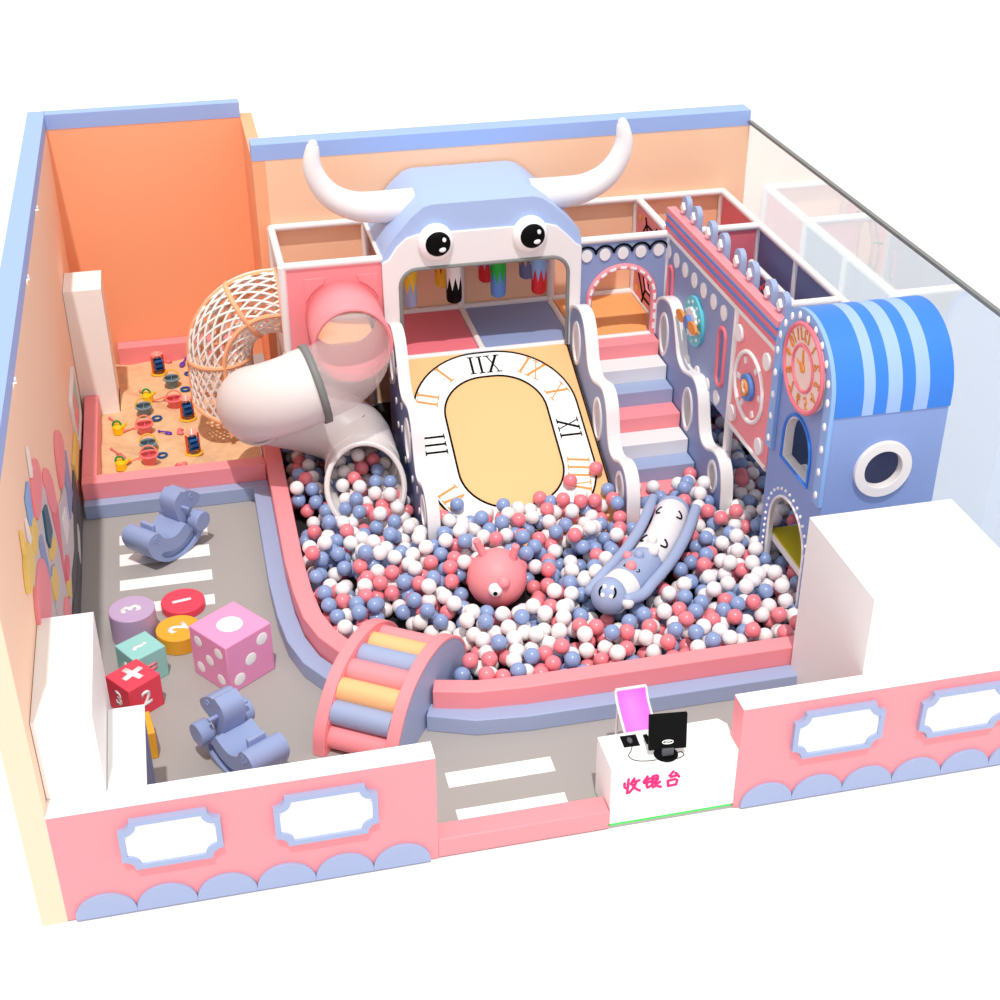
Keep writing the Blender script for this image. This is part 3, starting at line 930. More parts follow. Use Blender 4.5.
# ------------------------------------------------------------------ net tunnel over the sand
nt_ = thing('net_tunnel', 'curved tunnel of white rope net with orange padded hoops above the sand', 'net tunnel', (-1.32, 8.38, 0.15))
NR = 0.405
def npath(s):
    """s in metres from the frame to the sand"""
    if s < 0.15:
        return (XA - s, 8.38, 2.06)
    s -= 0.15
    R = 0.72
    if s < R * PI / 2:
        a = s / R
        return (XA - 0.15 - R * math.sin(a), 8.38, 2.06 - R * (1 - math.cos(a)))
    s -= R * PI / 2
    return (XA - 0.15 - R, 8.38, 2.06 - R - s)
NL = 0.15 + 0.72 * PI / 2 + 0.95
def npt(s, th):
    p = Vector(npath(s))
    q = Vector(npath(s + 0.01))
    t = (q - p).normalized()
    w = Vector((0, -1, 0))
    u = t.cross(w)          # outer side of the bend
    return p + (u * math.cos(th) + w * math.sin(th)) * NR
def s_end(th):
    # slanted exit: cut higher on the outer side, lower towards the pit
    return NL - 0.12 - 0.20 * math.cos(th)
net = MB()
NF = 22
for fam in (-1, 1):
    for k in range(NF):
        pts = []
        for i in range(46):
            s_ = NL * i / 45
            th = 2 * PI * k / NF + fam * s_ * 1.2
            if s_ > s_end(th):
                break
            pts.append(npt(s_, th))
        if len(pts) > 2:
            net.sweep(pts, 0.0185, 4)
net.build('net', NETW, nt_)
for s_ in (0.02, 0.15 + 0.36, 0.15 + 0.72 * PI / 2):
    MB().sweep([npt(s_, 2 * PI * i / 36) for i in range(36)], 0.036, 8, closed=True).build('hoop', NETO, nt_)
MB().sweep([npt(s_end(2 * PI * i / 36), 2 * PI * i / 36) for i in range(36)], 0.036, 8, closed=True).build('hoop', NETO, nt_)
for th, ex in ((PI / 2 + 0.1, 0.22), (0.0, 0), (PI, 0), (-PI / 2, 0.22)):
    e = min(s_end(th) + ex, NL + 0.06)
    MB().sweep([npt(e * i / 30, th) for i in range(31)], 0.034, 8).build('spine', NETO, nt_)

# ------------------------------------------------------------------ clock tower
ct = thing('clock_tower', 'blue arched clock tower with striped roof beside the big white block', 'tower', (5.3, 3.165, 0))
TY0, TY1, TX0, TX1, ZS = 2.44, 3.89, 4.655, 5.95, 2.86
tc = (TY0 + TY1) / 2
tr_ = (TY1 - TY0) / 2
faceP = [(TY0, 0.0), (TY1, 0.0)] + circ(tc, ZS, tr_, 30, a0=0, a1=PI, end=True)
winP = arch(2.82, 3.53, 1.69, 2.0)
arcP = [(2.72, 0.0), (3.68, 0.0)] + circ(3.2, 0.80, 0.48, 20, a0=0, a1=PI, end=True)
arcP = [(a, max(b, 0.04)) for a, b in arcP]
fc = MB().prism([faceP, winP, arcP], YZ, TX0 - 0.0, TX0 + 0.06, 0, 1).build('front_face', [TOWB, WHITE], ct)
MB().prism([faceP], YZ, TX1 - 0.05, TX1).build('back_face', TOWB, ct)
MB().prism([[(TX0 + 0.06, 0.0), (TX1 - 0.05, 0.0), (TX1 - 0.05, 2.72), (TX0 + 0.06, 2.72)], circ(5.29, 2.06, 0.22, 30, ry=0.225)], XZ, TY0, TY0 + 0.05).build('side_wall', TOWB, ct)
MB().box(TX0 + 0.06, TX1 - 0.05, TY1 - 0.05, TY1, 1.35, 2.72).build('side_wall', TOWB, ct)
MB().prism([circ(5.29, 2.06, 0.325, 36, ry=0.33), circ(5.29, 2.06, 0.215, 36, ry=0.22)], XZ, TY0 - 0.045, TY0 + 0.06).build('porthole_ring', WHITE, ct, bevel=0.012)
xs = [TX0, 4.96, 5.084, 5.229, 5.385, 5.532, 5.69, TX1 + 0.01]
for i in range(7):
    th = [(-PI / 2, 0)]
    ang = np.linspace(0, PI, 32)
    rr = tr_ + 0.012
    P = [(tc + rr * math.cos(a), ZS + rr * math.sin(a)) for a in ang]
    P = [(tc + rr, 2.725)] + P + [(tc - rr, 2.725)]
    Q = [(tc + (tr_ - 0.03), 2.725)] + [(tc + (tr_ - 0.03) * math.cos(a), ZS + (tr_ - 0.03) * math.sin(a)) for a in ang] + [(tc - (tr_ - 0.03), 2.725)]
    vs = [(xs[i], *p) for p in P] + [(xs[i + 1], *p) for p in P] + [(xs[i], *p) for p in Q] + [(xs[i + 1], *p) for p in Q]
    n = len(P)
    fs = []
    for k in range(n - 1):
        fs += [(k, k + 1, n + k + 1, n + k), (2 * n + k + 1, 2 * n + k, 3 * n + k, 3 * n + k + 1), (k + 1, k, 2 * n + k, 2 * n + k + 1), (n + k, n + k + 1, 3 * n + k + 1, 3 * n + k)]
    fs += [(0, n, 3 * n, 2 * n), (n - 1, 3 * n - 1, 4 * n - 1, 2 * n - 1)]
    MB().add(vs, fs).build('roof_stripe', AZURE if i % 2 == 0 else PALEB, ct)
# arched trim with bulbs
rO, rI = tr_ + 0.012, tr_ - 0.15
tp = [(tc + rO, 1.66), (tc + rO, ZS)] + circ(tc, ZS, rO, 28, a0=0, a1=PI, end=True)[1:] + [(tc - rO, 1.66), (tc - rI, 1.66)] + circ(tc, ZS, rI, 28, a0=PI, a1=0, end=True) + [(tc + rI, 1.66)]
trm = MB().prism([tp], YZ, TX0 - 0.05, TX0).build('arch_trim', SKYB, ct, bevel=0.006)
rM = (rO + rI) / 2
bl = [(tc + rM, z) for z in (1.78, 2.06, 2.33, 2.60)] + [(tc + rM * math.cos(a), ZS + rM * math.sin(a)) for a in np.linspace(0.02, PI - 0.02, 11)] + [(tc - rM, z) for z in (2.60, 2.33, 2.06, 1.78)]
for (y, z) in bl:
    MB().sphere((TX0 - 0.052, y, z), 0.045, 12, 8, (0.35, 0.8, 1)).build('bulb', BEADW, trm)
CC = (3.086, 2.997)
cf = MB().prism([circ(*CC, 0.47, 48)], YZ, TX0 - 0.085, TX0).build('clock_face', CLOCKF, ct)
MB().torus((TX0 - 0.085, *CC), 0.475, 0.026, 48, 8, 'x').build('clock_rim', ROSE, cf)
MB().torus((TX0 - 0.088, *CC), 0.25, 0.02, 40, 8, 'x').build('clock_ring', ROSE, cf)
hd = MB()
for (L, a, w) in ((0.21, -8, 0.012), (0.17, -75, 0.012)):
    a = math.radians(a)
    d = (-math.sin(a), math.cos(a))
    n_ = (d[1], -d[0])
    hd.prism([[(CC[0] + n_[0] * w * 2.2, CC[1] + n_[1] * w * 2.2), (CC[0] + d[0] * L, CC[1] + d[1] * L), (CC[0] - n_[0] * w * 2.2, CC[1] - n_[1] * w * 2.2)]], YZ, TX0 - 0.10, TX0 - 0.086)
hd.prism([circ(*CC, 0.045, 16)], YZ, TX0 - 0.105, TX0 - 0.086)
hd.build('clock_hands', ORNUM, cf)
for h in range(1, 13):
    a = math.radians(30 * h + 4)
    vs, fs = glyph_mesh(str(h), 0.17, 0.012)
    pc = (CC[0] - 0.36 * math.sin(a), CC[1] + 0.36 * math.cos(a))     # clockwise as seen from the room (-x side)
    ca, sa = math.cos(a), math.sin(a)
    V = []
    for (x, y, _) in vs:
        x, y = x, y * 1.1
        # mirrored figures, feet towards the centre
        ox, oz = x, y
        right = (ca, sa)
        up = (-sa, ca)
        V.append((TX0 - 0.093, pc[0] + right[0] * ox + up[0] * oz, pc[1] + right[1] * ox + up[1] * oz))
    MB().add(V, fs).build('clock_numeral', ORNUM, cf, solid=0.006)
# window and door frames
wpth = [(TX0 - 0.01, a, b) for a, b in winP]
MB().sweep(wpth, 0.02, 6, closed=True, up=(1, 0, 0)).build('window_frame', AZURE, ct)
MB().prism([winP, [(3.175 + (a - 3.175) * 0.9, 1.95 + (b - 1.95) * 0.9) for a, b in winP]], YZ, TX0 + 0.0, TX0 + 0.1).build('window_liner', WHITE, ct)
MB().sweep([(TX0 - 0.0, a, b) for a, b in arcP[2:]] + [(TX0, 2.72, 0.05)], 0.018, 8).sweep([(TX0, 3.68, 0.80), (TX0, 3.68, 0.05)], 0.018, 8).build('door_trim', WHITE, ct)
beads = [(y, z) for z in np.arange(0.12, 0.8, 0.085) for y in (3.77, 2.63)] + [(3.2 + 0.57 * math.cos(a), 0.80 + 0.57 * math.sin(a)) for a in np.linspace(0, PI, 17)]
for (y, z) in beads:
    MB().sphere((TX0 - 0.004, y, z), 0.021, 8, 6).build('door_bead', BEADW, ct)
o = MB().box(4.73, 5.85, 2.52, 3.76, 0.555, 0.575, 0).box(4.72, 5.85, 2.51, 3.77, 0.465, 0.555, 1).build('bench_platform', [MUSTARD, WHITE], ct)

# ------------------------------------------------------------------ arched climbing bridge over the pit wall
br = thing('climbing_bridge', 'arched foam climbing bridge with coloured rungs crossing the pit wall', 'climbing bridge', (-0.25, 2.35, 0))
bf = np.array([0.55, 0.835])
bf /= np.hypot(*bf)
ba = np.array([bf[1], -bf[0]])
B0 = np.array([-0.943, 1.682])
top = smooth([(0.0, 0.0), (0.02, 0.25), (0.17, 0.46), (0.36, 0.64), (0.60, 0.75), (0.92, 0.79), (1.24, 0.75), (1.52, 0.63), (1.75, 0.44), (1.86, 0.25), (1.88, 0.0)], 2)
def bmap(off):
    def f(a, b, d):
        p = B0 + bf * a + ba * (off + d)
        return (p[0], p[1], b)
    return f
for (o0, o1) in ((0.0, 0.12), (0.78, 0.90)):
    sp = MB().prism([top], bmap(0), o0, o1).build('side_panel', BLUE, br)
    n = len(top)
    vs, fs = [], []
    for i, (a, b) in enumerate(top):
        q0, q1 = top[max(0, i - 1)], top[min(n - 1, i + 1)]
        t = np.array(q1) - np.array(q0)
        t /= np.hypot(*t)
        nn = np.array([-t[1], t[0]])
        for (h, s_) in ((0.02, o0 - 0.006), (0.02, o1 + 0.006), (-0.012, o1 + 0.006), (-0.012, o0 - 0.006)):
            pa = np.array([a, b]) + nn * h
            vs.append(bmap(0)(pa[0], max(pa[1], 0.001), s_))
    for i in range(n - 1):
        for k in range(4):
            l = (k + 1) % 4
            fs.append((4 * i + k, 4 * i + l, 4 * i + 4 + l, 4 * i + 4 + k))
    fs += [(0, 1, 2, 3), (4 * n - 1, 4 * n - 2, 4 * n - 3, 4 * n - 4)]
    MB().add(vs, fs).build('edge_padding', PINK, sp, bevel=0.006)
    inner_x = o1 - 0.004 if o0 == 0 else o0 - 0.0
    MB().prism([[(0.94 + (a - 0.94) * 0.985, b * 0.985) for a, b in top]], bmap(0), (o1 - 0.001) if o0 == 0 else o0 - 0.012, (o1 + 0.012) if o0 == 0 else o0 + 0.001).build('inner_lining', PINK, sp)
for (a, b, m) in ((0.17, 0.145, PINK), (0.255, 0.385, BLUE), (0.43, 0.535, ORANGE), (0.67, 0.60, PINK), (0.92, 0.615, BLUE), (1.17, 0.59, ORANGE), (1.41, 0.51, PINK)):
    p0, p1 = bmap(0)(a, b, 0.13), bmap(0)(a, b, 0.77)
    MB().cyl(p0, p1, 0.128, 24).build('rung', m, br)

# ------------------------------------------------------------------ soft blocks on the floor
def set_glyph(mb, txt, size, M, mi=0):
    vs, fs = glyph_mesh(txt, size)
    mb.add([tuple(M @ Vector(v)) for v in vs], fs, mi)
def cube_thing(name, c, s, rz, m, label, cat, marks, h=None):
    """marks: list of (face, text, size, turn, material)"""
    h = h or s
    t = thing(name, label, cat, (c[0], c[1], 0), rz)
    MB().box(-s / 2, s / 2, -s / 2, s / 2, 0, h).build('body', m, t, bevel=0.01, local=True)
    for (face, txt, size, turn, mm) in marks:
        Rz = Matrix.Rotation(math.radians(turn), 4, 'Z')
        base = {'top': Matrix.Translation((0, 0, h + 0.003)),
                'front': Matrix.Translation((0, -s / 2 - 0.003, h / 2)) @ Matrix.Rotation(PI / 2, 4, 'X'),
                'left': Matrix.Translation((-s / 2 - 0.003, 0, h / 2)) @ Matrix.Rotation(-PI / 2, 4, 'Z') @ Matrix.Rotation(PI / 2, 4, 'X'),
                'right': Matrix.Translation((s / 2 + 0.003, 0, h / 2)) @ Matrix.Rotation(PI / 2, 4, 'Z') @ Matrix.Rotation(PI / 2, 4, 'X')}[face] @ Rz
        mb = MB()
        set_glyph(mb, txt, size, base)
        mb.build('marking', mm, t, local=True, solid=0.004)
    return t
# die: corners measured at the floor: front (-1.673,2.831), right (-1.191,3.168), left (-2.045,3.285)
die_rz = math.radians(35.5)
die = thing('die', 'large pink foam die with white spots', 'foam die', (-1.62, 3.235, 0), die_rz)
ds = 0.615
MB().box(-ds / 2, ds / 2, -ds / 2, ds / 2, 0, ds).build('body', DIEP, die, bevel=0.012, local=True)
def pip(face, u, v, r):
    m = MB()
    if face == 'top':
        m.sphere((u, v, ds), r, 24, 10, (1, 1, 0.06))
    elif face == 'front':
        m.sphere((u, -ds / 2, ds / 2 + v), r, 20, 10, (1, 0.08, 1))
    elif face == 'left':
        m.sphere((-ds / 2, u, ds / 2 + v), r, 20, 10, (0.08, 1, 1))
    m.build('spot', BEADW, die, local=True)
pip('top', 0, 0, 0.14)
for u, v in ((-0.17, -0.17), (0, 0), (0.17, 0.17)):
    pip('front', u, v, 0.075)
for u, v in ((0.17, 0.17), (-0.17, 0.17), (0, 0), (0.17, -0.17), (-0.17, -0.17)):
    pip('left', u, v, 0.066)
def drum(c, r, h, m, label, txt, turn):
    t = thing('foam_drum', label, 'foam drum', (c[0], c[1], 0))
    MB().cyl((0, 0, 0), (0, 0, h), r, 44).build('body', m, t, bevel=0.012, local=True)
    mb = MB()
    set_glyph(mb, txt, r * 1.15, Matrix.Translation((0, 0, h + 0.003)) @ Matrix.Rotation(math.radians(turn), 4, 'Z') @ Matrix.Scale(-1 if False else 1, 4))
    mb.build('numeral', BEADW, t, local=True, solid=0.004)
drum((-2.66, 4.125), 0.255, 0.37, PURP, 'lilac foam drum marked with a white 3', '3', 100)
drum((-2.115, 4.55), 0.25, 0.10, REDF, 'flat red foam drum marked with a white 1', '1', 100)
drum((-2.18, 3.88), 0.248, 0.20, AMBER, 'amber foam drum marked with a white 2', '2', 110)
cube_thing('foam_cube', (-2.58, 3.385), 0.385, math.radians(32), TEAL, 'mint green foam cube with equals sign behind the red cube', 'foam cube',
           [('top', '?', 0.24, 100, BEADW), ('front', '=', 0.24, 0, PINK), ('left', '+', 0.24, 0, BEADW)])
cube_thing('foam_cube', (-2.66, 2.87), 0.40, math.radians(36), REDF, 'red foam cube with white times sign on top', 'foam cube',
           [('top', '×', 0.42, -35, BEADW), ('front', '2', 0.24, 0, BEADW), ('left', '3', 0.24, 0, BEADW)])
cube_thing('foam_cube', (-2.665, 2.13), 0.36, math.radians(8), AMBER, 'amber foam cube half hidden beside the low cabinet', 'foam cube',
           [('right', '1', 0.2, 0, BEADW)], h=0.33)

# ------------------------------------------------------------------ rocking horses
def rocking_horse(loc, rz, label):
    """local +x = forward, y = across; origin under the contact point"""
    t = thing('rocking_horse', label, 'rocking horse', loc, rz)
    W = 0.215
    F = lambda a, b, d: (a, d, b)
    body = smooth([(-0.40, 0.33), (-0.42, 0.42), (-0.37, 0.50), (-0.28, 0.525), (-0.20, 0.50), (-0.165, 0.42), (-0.13, 0.385), (-0.03, 0.335), (0.06, 0.33), (0.16, 0.37), (0.24, 0.42), (0.30, 0.30), (0.45, 0.28), (0.56, 0.20),
                   (0.42, 0.08), (0.25, 0.02), (0.07, 0.0), (-0.10, 0.03), (-0.25, 0.12), (-0.35, 0.22)], 2, True)
    slot = smooth([(-0.24, 0.20), (-0.17, 0.22), (-0.05, 0.16), (0.08, 0.15), (0.22, 0.20), (0.32, 0.27), (0.40, 0.22), (0.38, 0.13), (0.24, 0.06), (0.07, 0.035), (-0.10, 0.065)], 2, True)
    MB().prism([body], F, -W * 0.78, W * 0.78).prism([body, slot], F, -W, -W * 0.78).prism([body, slot], F, W * 0.78, W).build('rocker_body', ROCK, t, bevel=0.01, local=True)
    head = smooth([(0.22, 0.40), (0.19, 0.50), (0.165, 0.62), (0.19, 0.72), (0.27, 0.765), (0.31, 0.79), (0.345, 0.755), (0.40, 0.76), (0.47, 0.72), (0.60, 0.62), (0.61, 0.55), (0.55, 0.50), (0.46, 0.485), (0.42, 0.42), (0.36, 0.36), (0.28, 0.34)], 2, True)
    h = MB().prism([head], F, -0.125, 0.125).build('head', ROCK, t, bevel=0.012, local=True)
    for sy in (-1, 1):
        MB().torus((0.45, sy * 0.125, 0.655), 0.028, 0.01, 14, 6, 'y').build('eye', ROCK, h, local=True)
        MB().cyl((0.43, sy * 0.16, 0.36), (0.43, sy * 0.31, 0.36), 0.125, 28).build('foot_drum', ROCK, t, bevel=0.012, local=True)
        q = MB()
        for (a, b) in ((-0.30, 0.44), (-0.25, 0.40), (-0.25, 0.455)):
            q.torus((a, sy * W, b), 0.022, 0.007, 12, 5, 'y')
        q.build('paw_print', ROCK, t, local=True)
    MB().cyl((0.30, -0.225, 0.575), (0.30, 0.225, 0.575), 0.024, 12).build('handle', ROCK, t, bevel=0.006, local=True)
    MB().box(-0.20, -0.145, -0.10, 0.10, 0.42, 0.555).build('back_stop', ROCK, t, bevel=0.01, local=True)
    return t
rocking_horse((-2.31, 5.72, 0.0), math.radians(45), 'blue animal rocker near the sandbox facing the climbing frame')
rocking_horse((-1.585, 1.585, 0.0), math.radians(120), 'blue animal rocker behind the entrance wall')

# ------------------------------------------------------------------ cashier counter and chair
ctr = thing('cashier_counter', 'white cashier counter with pink lettering at the entrance', 'counter', (2.25, 0.26, 0))
rr_ = [(1.637, 0.02), (2.905, 0.02), (2.905, 0.40), (2.84, 0.495), (1.637, 0.495)]
MB().prism([rr_], XY, 0.035, 0.704).build('body', SOFTW, ctr, bevel=0.006)
MB().prism([[(1.65, 0.035), (2.86, 0.035), (2.86, 0.48), (1.65, 0.48)]], XY, 0.0, 0.035).build('light_strip', GREENLED, ctr)
sg = MB().box(1.70, 2.33, 0.008, 0.02, 0.315, 0.62).build('sign_board', SOFTW, ctr)
ST = [
    [[(.10, .72), (.12, .38), (.30, .42)], [(.32, .95), (.31, .5), (.28, .02)], [(.64, .95), (.47, .62)], [(.52, .72), (.94, .78)], [(.80, .76), (.66, .36), (.40, .04)], [(.54, .56), (.74, .24), (1.0, .06)]],
    [[(.22, .95), (.02, .62)], [(.14, .74), (.40, .78)], [(.06, .52), (.40, .56)], [(.22, .74), (.21, .12), (.42, .26)], [(.52, .90), (.84, .94), (.82, .54), (.54, .50)], [(.54, .71), (.82, .74)], [(.53, .90), (.53, .08), (.74, .22)], [(.96, .44), (.74, .32)], [(.64, .48), (.76, .2), (1.04, .08)]],
    [[(.52, 1.0), (.22, .64), (.74, .70)], [(.66, .88), (.88, .58)], [(.24, .42), (.28, .04)], [(.24, .42), (.80, .46), (.74, .06)], [(.28, .06), (.74, .08)]],
]
for k, ch in enumerate(ST):
    mb = MB()
    for s_ in ch:
        pts = [(1.745 + k * 0.20 + a * 0.17, 0.010, 0.40 + b * 0.18) for a, b in s_]
        mb.sweep(smooth(pts, 1) if len(pts) > 2 else pts, 0.0145, 8)
        mb.sphere(pts[0], 0.0145, 8, 6).sphere(pts[-1], 0.0145, 8, 6)
    mb.build('character', HOTPINK, sg)
mon = thing('monitor', 'black computer monitor seen from behind on the cashier counter', 'monitor', (2.19, 0.12, 0.704))
MB().sweep([(2.19, 0.12, 0.704), (2.19, 0.12, 0.722)], [0.115, 0.10], 32).build('base', BLACK, mon)
MB().box(2.14, 2.25, 0.075, 0.105, 0.715, 0.80).build('stand', DGREY, mon, bevel=0.004)
Mt = Matrix.Translation((2.195, 0.13, 0.96)) @ Matrix.Rotation(math.radians(-6), 4, 'X') @ Matrix.Rotation(math.radians(-7), 4, 'Z')
MB().box(-0.178, 0.178, -0.02, 0.02, -0.18, 0.20).xform(Mt).build('screen_case', BLACK, mon, bevel=0.006)
lg = MB().sweep([(0.05 * math.cos(a), -0.022, -0.095 + 0.02 * math.sin(a)) for a in np.linspace(0, 2 * PI, 24, endpoint=False)], 0.005, 6, closed=True)
lg.box(-0.025, 0.025, -0.024, -0.02, -0.099, -0.091).xform(Mt)
lg.build('badge', BEADW, mon)
o = MB().prism([[(1.843, 0.451), (2.0, 0.446), (1.993, 0.287), (1.839, 0.292)]], XY, 0.704, 0.709).build('mouse_pad', BLACK)
tag(o, 'black square mouse pad on the cashier counter', 'mouse pad')
ms = thing('mouse', 'small black computer mouse on the mouse pad', 'computer mouse', (1.917, 0.37, 0.709))
MB().sphere((1.917, 0.37, 0.711), 0.042, 16, 8, (0.62, 1.0, 0.55)).build('shell', DGREY, ms)
MB().box(1.913, 1.921, 0.39, 0.405, 0.728, 0.737).build('wheel', BLACK, ms)
o = MB().sweep(smooth([(1.925, 0.33, 0.708), (1.90, 0.24, 0.708), (1.83, 0.17, 0.708), (1.88, 0.09, 0.708), (2.0, 0.06, 0.708), (2.08, 0.06, 0.708)], 3), 0.004, 6).build('cable', BLACK)
tag(o, 'thin mouse cable curling on the left of the counter', 'cable')
o = MB().sweep(smooth([(2.17, 0.06, 0.708), (2.2, 0.03, 0.708), (2.3, 0.035, 0.708), (2.36, 0.07, 0.708), (2.34, 0.12, 0.708), (2.30, 0.11, 0.708)], 3), 0.004, 6).build('cable', BLACK)
tag(o, 'thin monitor cable looped at the right of the monitor foot', 'cable')
o = MB().box(2.06, 2.10, 0.29, 0.41, 0.704, 0.725).box(2.065, 2.095, 0.36, 0.40, 0.725, 0.73).build('card_reader', BLACK, bevel=0.003)
tag(o, 'small black keypad behind the monitor on the counter', 'keypad')
ch = thing('chair', 'magenta chair with white frame behind the cashier counter', 'chair', (2.1, 0.85, 0))
prof_ = smooth([(0.56, 0.56), (0.66, 0.60), (0.80, 0.67), (0.90, 0.73), (0.94, 0.78), (0.965, 0.835)], 3)
def ribbon(x0, x1, P, th):
    n = len(P)
    vs, fs = [], []
    for (y, z) in P:
        vs += [(x0, y, z), (x1, y, z)]
    for i in range(n - 1):
        fs.append((2 * i, 2 * i + 1, 2 * i + 3, 2 * i + 2))
    return MB().add(vs, fs)
ribbon(1.965, 2.255, prof_, 0).build('seat_shell', MAGENTA, ch, solid=0.02)
fr = MB()
for x in (1.955, 2.265):
    fr.sweep([(x, y - 0.003, z) for y, z in prof_], 0.014, 8)
fr.sweep([(1.955, 0.965, 0.84), (2.265, 0.965, 0.84)], 0.016, 8)
fr.build('frame', WHITE, ch)
for x in (1.96, 2.26):
    for (y, z) in ((0.62, 0.575), (0.88, 0.71)):
        MB().cyl((x, y, z), (x, y + (0.03 if y > 0.8 else -0.02), 0.0), 0.014, 8).build('leg', WHITE, ch)

# ------------------------------------------------------------------ wall mural and pictures on the left wall
mu = thing('wall_mural', 'castle shaped relief board with pink and yellow domes on the left wall', 'wall decoration', (-3.29, 4.2, 0.2))
def mural(name, pts, x1, m, x0=-3.298, bev=0.006, sm_=0):
    x0, x1 = -3.298 + (x0 + 3.298) * 0.5, -3.298 + (x1 + 3.298) * 0.5
    P = smooth(pts, sm_, True) if sm_ else pts
    return MB().prism([P], YZ, x0, x1).build(name, m, mu, bevel=bev)
mural('base_board', [(6.75, 0.02), (6.75, 0.75), (6.2, 0.70), (5.7, 0.62), (5.3, 0.5), (4.6, 0.6), (4.2, 0.45), (3.6, 0.55), (2.0, 0.5), (2.0, 0.02)], -3.25, DGREY)
mural('base_cloud', [(6.74, 0.02), (6.74, 0.38), (6.3, 0.45), (6.0, 0.2), (5.5, 0.3), (4.9, 0.28), (4.2, 0.5), (3.0, 0.4), (3.0, 0.02)], -3.235, DGREY, -3.25, sm_=2)
mural('castle_wall', [(2.0, 0.5), (5.9, 0.5), (5.5, 1.3), (5.0, 1.35), (4.6, 1.5), (4.4, 1.95), (3.9, 2.05), (3.6, 2.42), (3.0, 2.45), (2.7, 2.4), (2.45, 2.5), (2.0, 2.4), (1.8, 2.2), (1.75, 0.5)], -3.262, STONE)
mural('tower_wall', [(2.85, 1.0), (3.62, 1.0), (3.62, 2.46), (2.85, 2.46)], -3.25, STONE, -3.262)
mural('dome', [(2.78, 2.35), (3.64, 2.35), (3.62, 2.6), (3.43, 2.76), (3.2, 2.82), (3.0, 2.80), (2.8, 2.6)], -3.235, PINK, sm_=2)
mural('dome', [(1.6, 1.6), (2.72, 1.6), (2.74, 1.95), (2.5, 2.2), (2.2, 2.3), (1.85, 2.3), (1.6, 2.1)], -3.225, PINK, sm_=2)
mural('dome', [(2.08, 2.40), (2.66, 2.35), (2.64, 2.55), (2.45, 2.66), (2.2, 2.62)], -3.225, GOLD, sm_=2)
mural('dome', [(1.38, 2.45), (2.06, 2.42), (2.05, 2.60), (1.85, 2.78), (1.7, 2.8), (1.45, 2.7)], -3.215, GOLD, sm_=2)
mural('spire', [(1.62, 2.75), (1.72, 2.75), (1.68, 3.0)], -3.225, GOLD)
mural('spire', [(2.98, 2.78), (3.1, 2.78), (3.08, 3.08)], -3.235, WHITE)
mural('spire', [(2.05, 2.6), (2.18, 2.6), (2.12, 2.86)], -3.235, WHITE)
mural('flag', [(2.3, 2.45), (2.55, 2.62), (2.72, 2.9), (2.38, 2.9)], -3.24, SKYB)
mural('banner', [(3.75, 1.95), (4.35, 1.55), (4.5, 1.85), (4.2, 2.24), (3.85, 2.32)], -3.235, PINK, sm_=1)
mural('banner', [(3.95, 0.9), (4.5, 1.55), (4.45, 1.75), (3.85, 2.06), (4.0, 1.3)], -3.245, ROSE)
mural('tall_dome', [(5.12, 1.36), (5.60, 1.36), (6.04, 1.47), (5.95, 1.7), (5.62, 1.92), (5.3, 1.85), (5.15, 1.6)], -3.215, PINK, sm_=1)
mural('blue_cone', [(5.4, 0.85), (6.05, 0.82), (6.18, 1.34), (5.75, 1.40)], -3.228, SLATE)
mural('blue_panel', [(2.5, 1.7), (2.95, 1.7), (2.9, 2.2), (2.6, 2.35)], -3.244, SLATE, -3.262)
mural('blue_panel', [(2.9, 1.4), (3.3, 1.3), (3.3, 1.6), (3.0, 1.75)], -3.23, SLATE)
mural('gold_turret', [(2.83, 1.4), (3.33, 1.32), (3.32, 1.56), (3.1, 1.7), (2.86, 1.62)], -3.215, GOLD, sm_=1)
mural('gold_turret', [(3.05, 1.75), (3.7, 1.5), (3.72, 1.68), (3.4, 1.8), (3.1, 1.9)], -3.222, GOLD, sm_=1)
mural('gold_turret', [(3.9, 0.7), (4.3, 0.62), (4.3, 0.85), (4.05, 0.95)], -3.222, GOLD, sm_=1)
mural('window', [(3.08, 2.0), (3.17, 1.86), (3.56, 1.83), (3.50, 2.18), (3.2, 2.28)], -3.205, DTEAL, bev=0.01)
mural('door', [(3.28, 0.6), (3.70, 0.6), (3.95, 0.66), (3.68, 0.96), (3.3, 1.0)], -3.215, PINK, sm_=1)
mural('door', [(4.0, 0.85), (4.5, 0.80), (4.5, 0.98), (4.1, 1.05)], -3.215, ROSE, sm_=1)
mural('grille', [(5.55, 0.12), (6.0, 0.28), (6.0, 0.42), (5.55, 0.26)], -3.222, STONE)
mural('white_window', [(4.6, 1.0), (5.1, 0.95), (5.1, 1.2), (4.65, 1.3)], -3.225, WHITE)
o = MB().box(-3.298, -3.255, 6.80, 7.66, 0.56, 0.80).build('wall_board', GOLD, bevel=0.006)
tag(o, 'narrow yellow board on the left wall between mural and picture', 'wall board')
pc = thing('framed_picture', 'white framed picture on the left wall beside the sandbox column', 'picture', (-3.29, 8.3, 0.45))
MB().prism([rrect(7.72, 8.85, 0.46, 1.22, 0.12), rrect(7.80, 8.77, 0.53, 1.15, 0.10)], YZ, -3.298, -3.255).build('frame', WHITE, pc, bevel=0.006)
MB().prism([rrect(7.79, 8.78, 0.52, 1.16, 0.10)], YZ, -3.297, -3.275).build('picture_panel', TEAL, pc)
MB().prism([[(7.95, 0.6), (8.6, 0.6), (8.5, 0.85), (8.28, 1.05), (8.05, 0.85)]], YZ, -3.275, -3.268).build('picture_motif', PINK, pc)

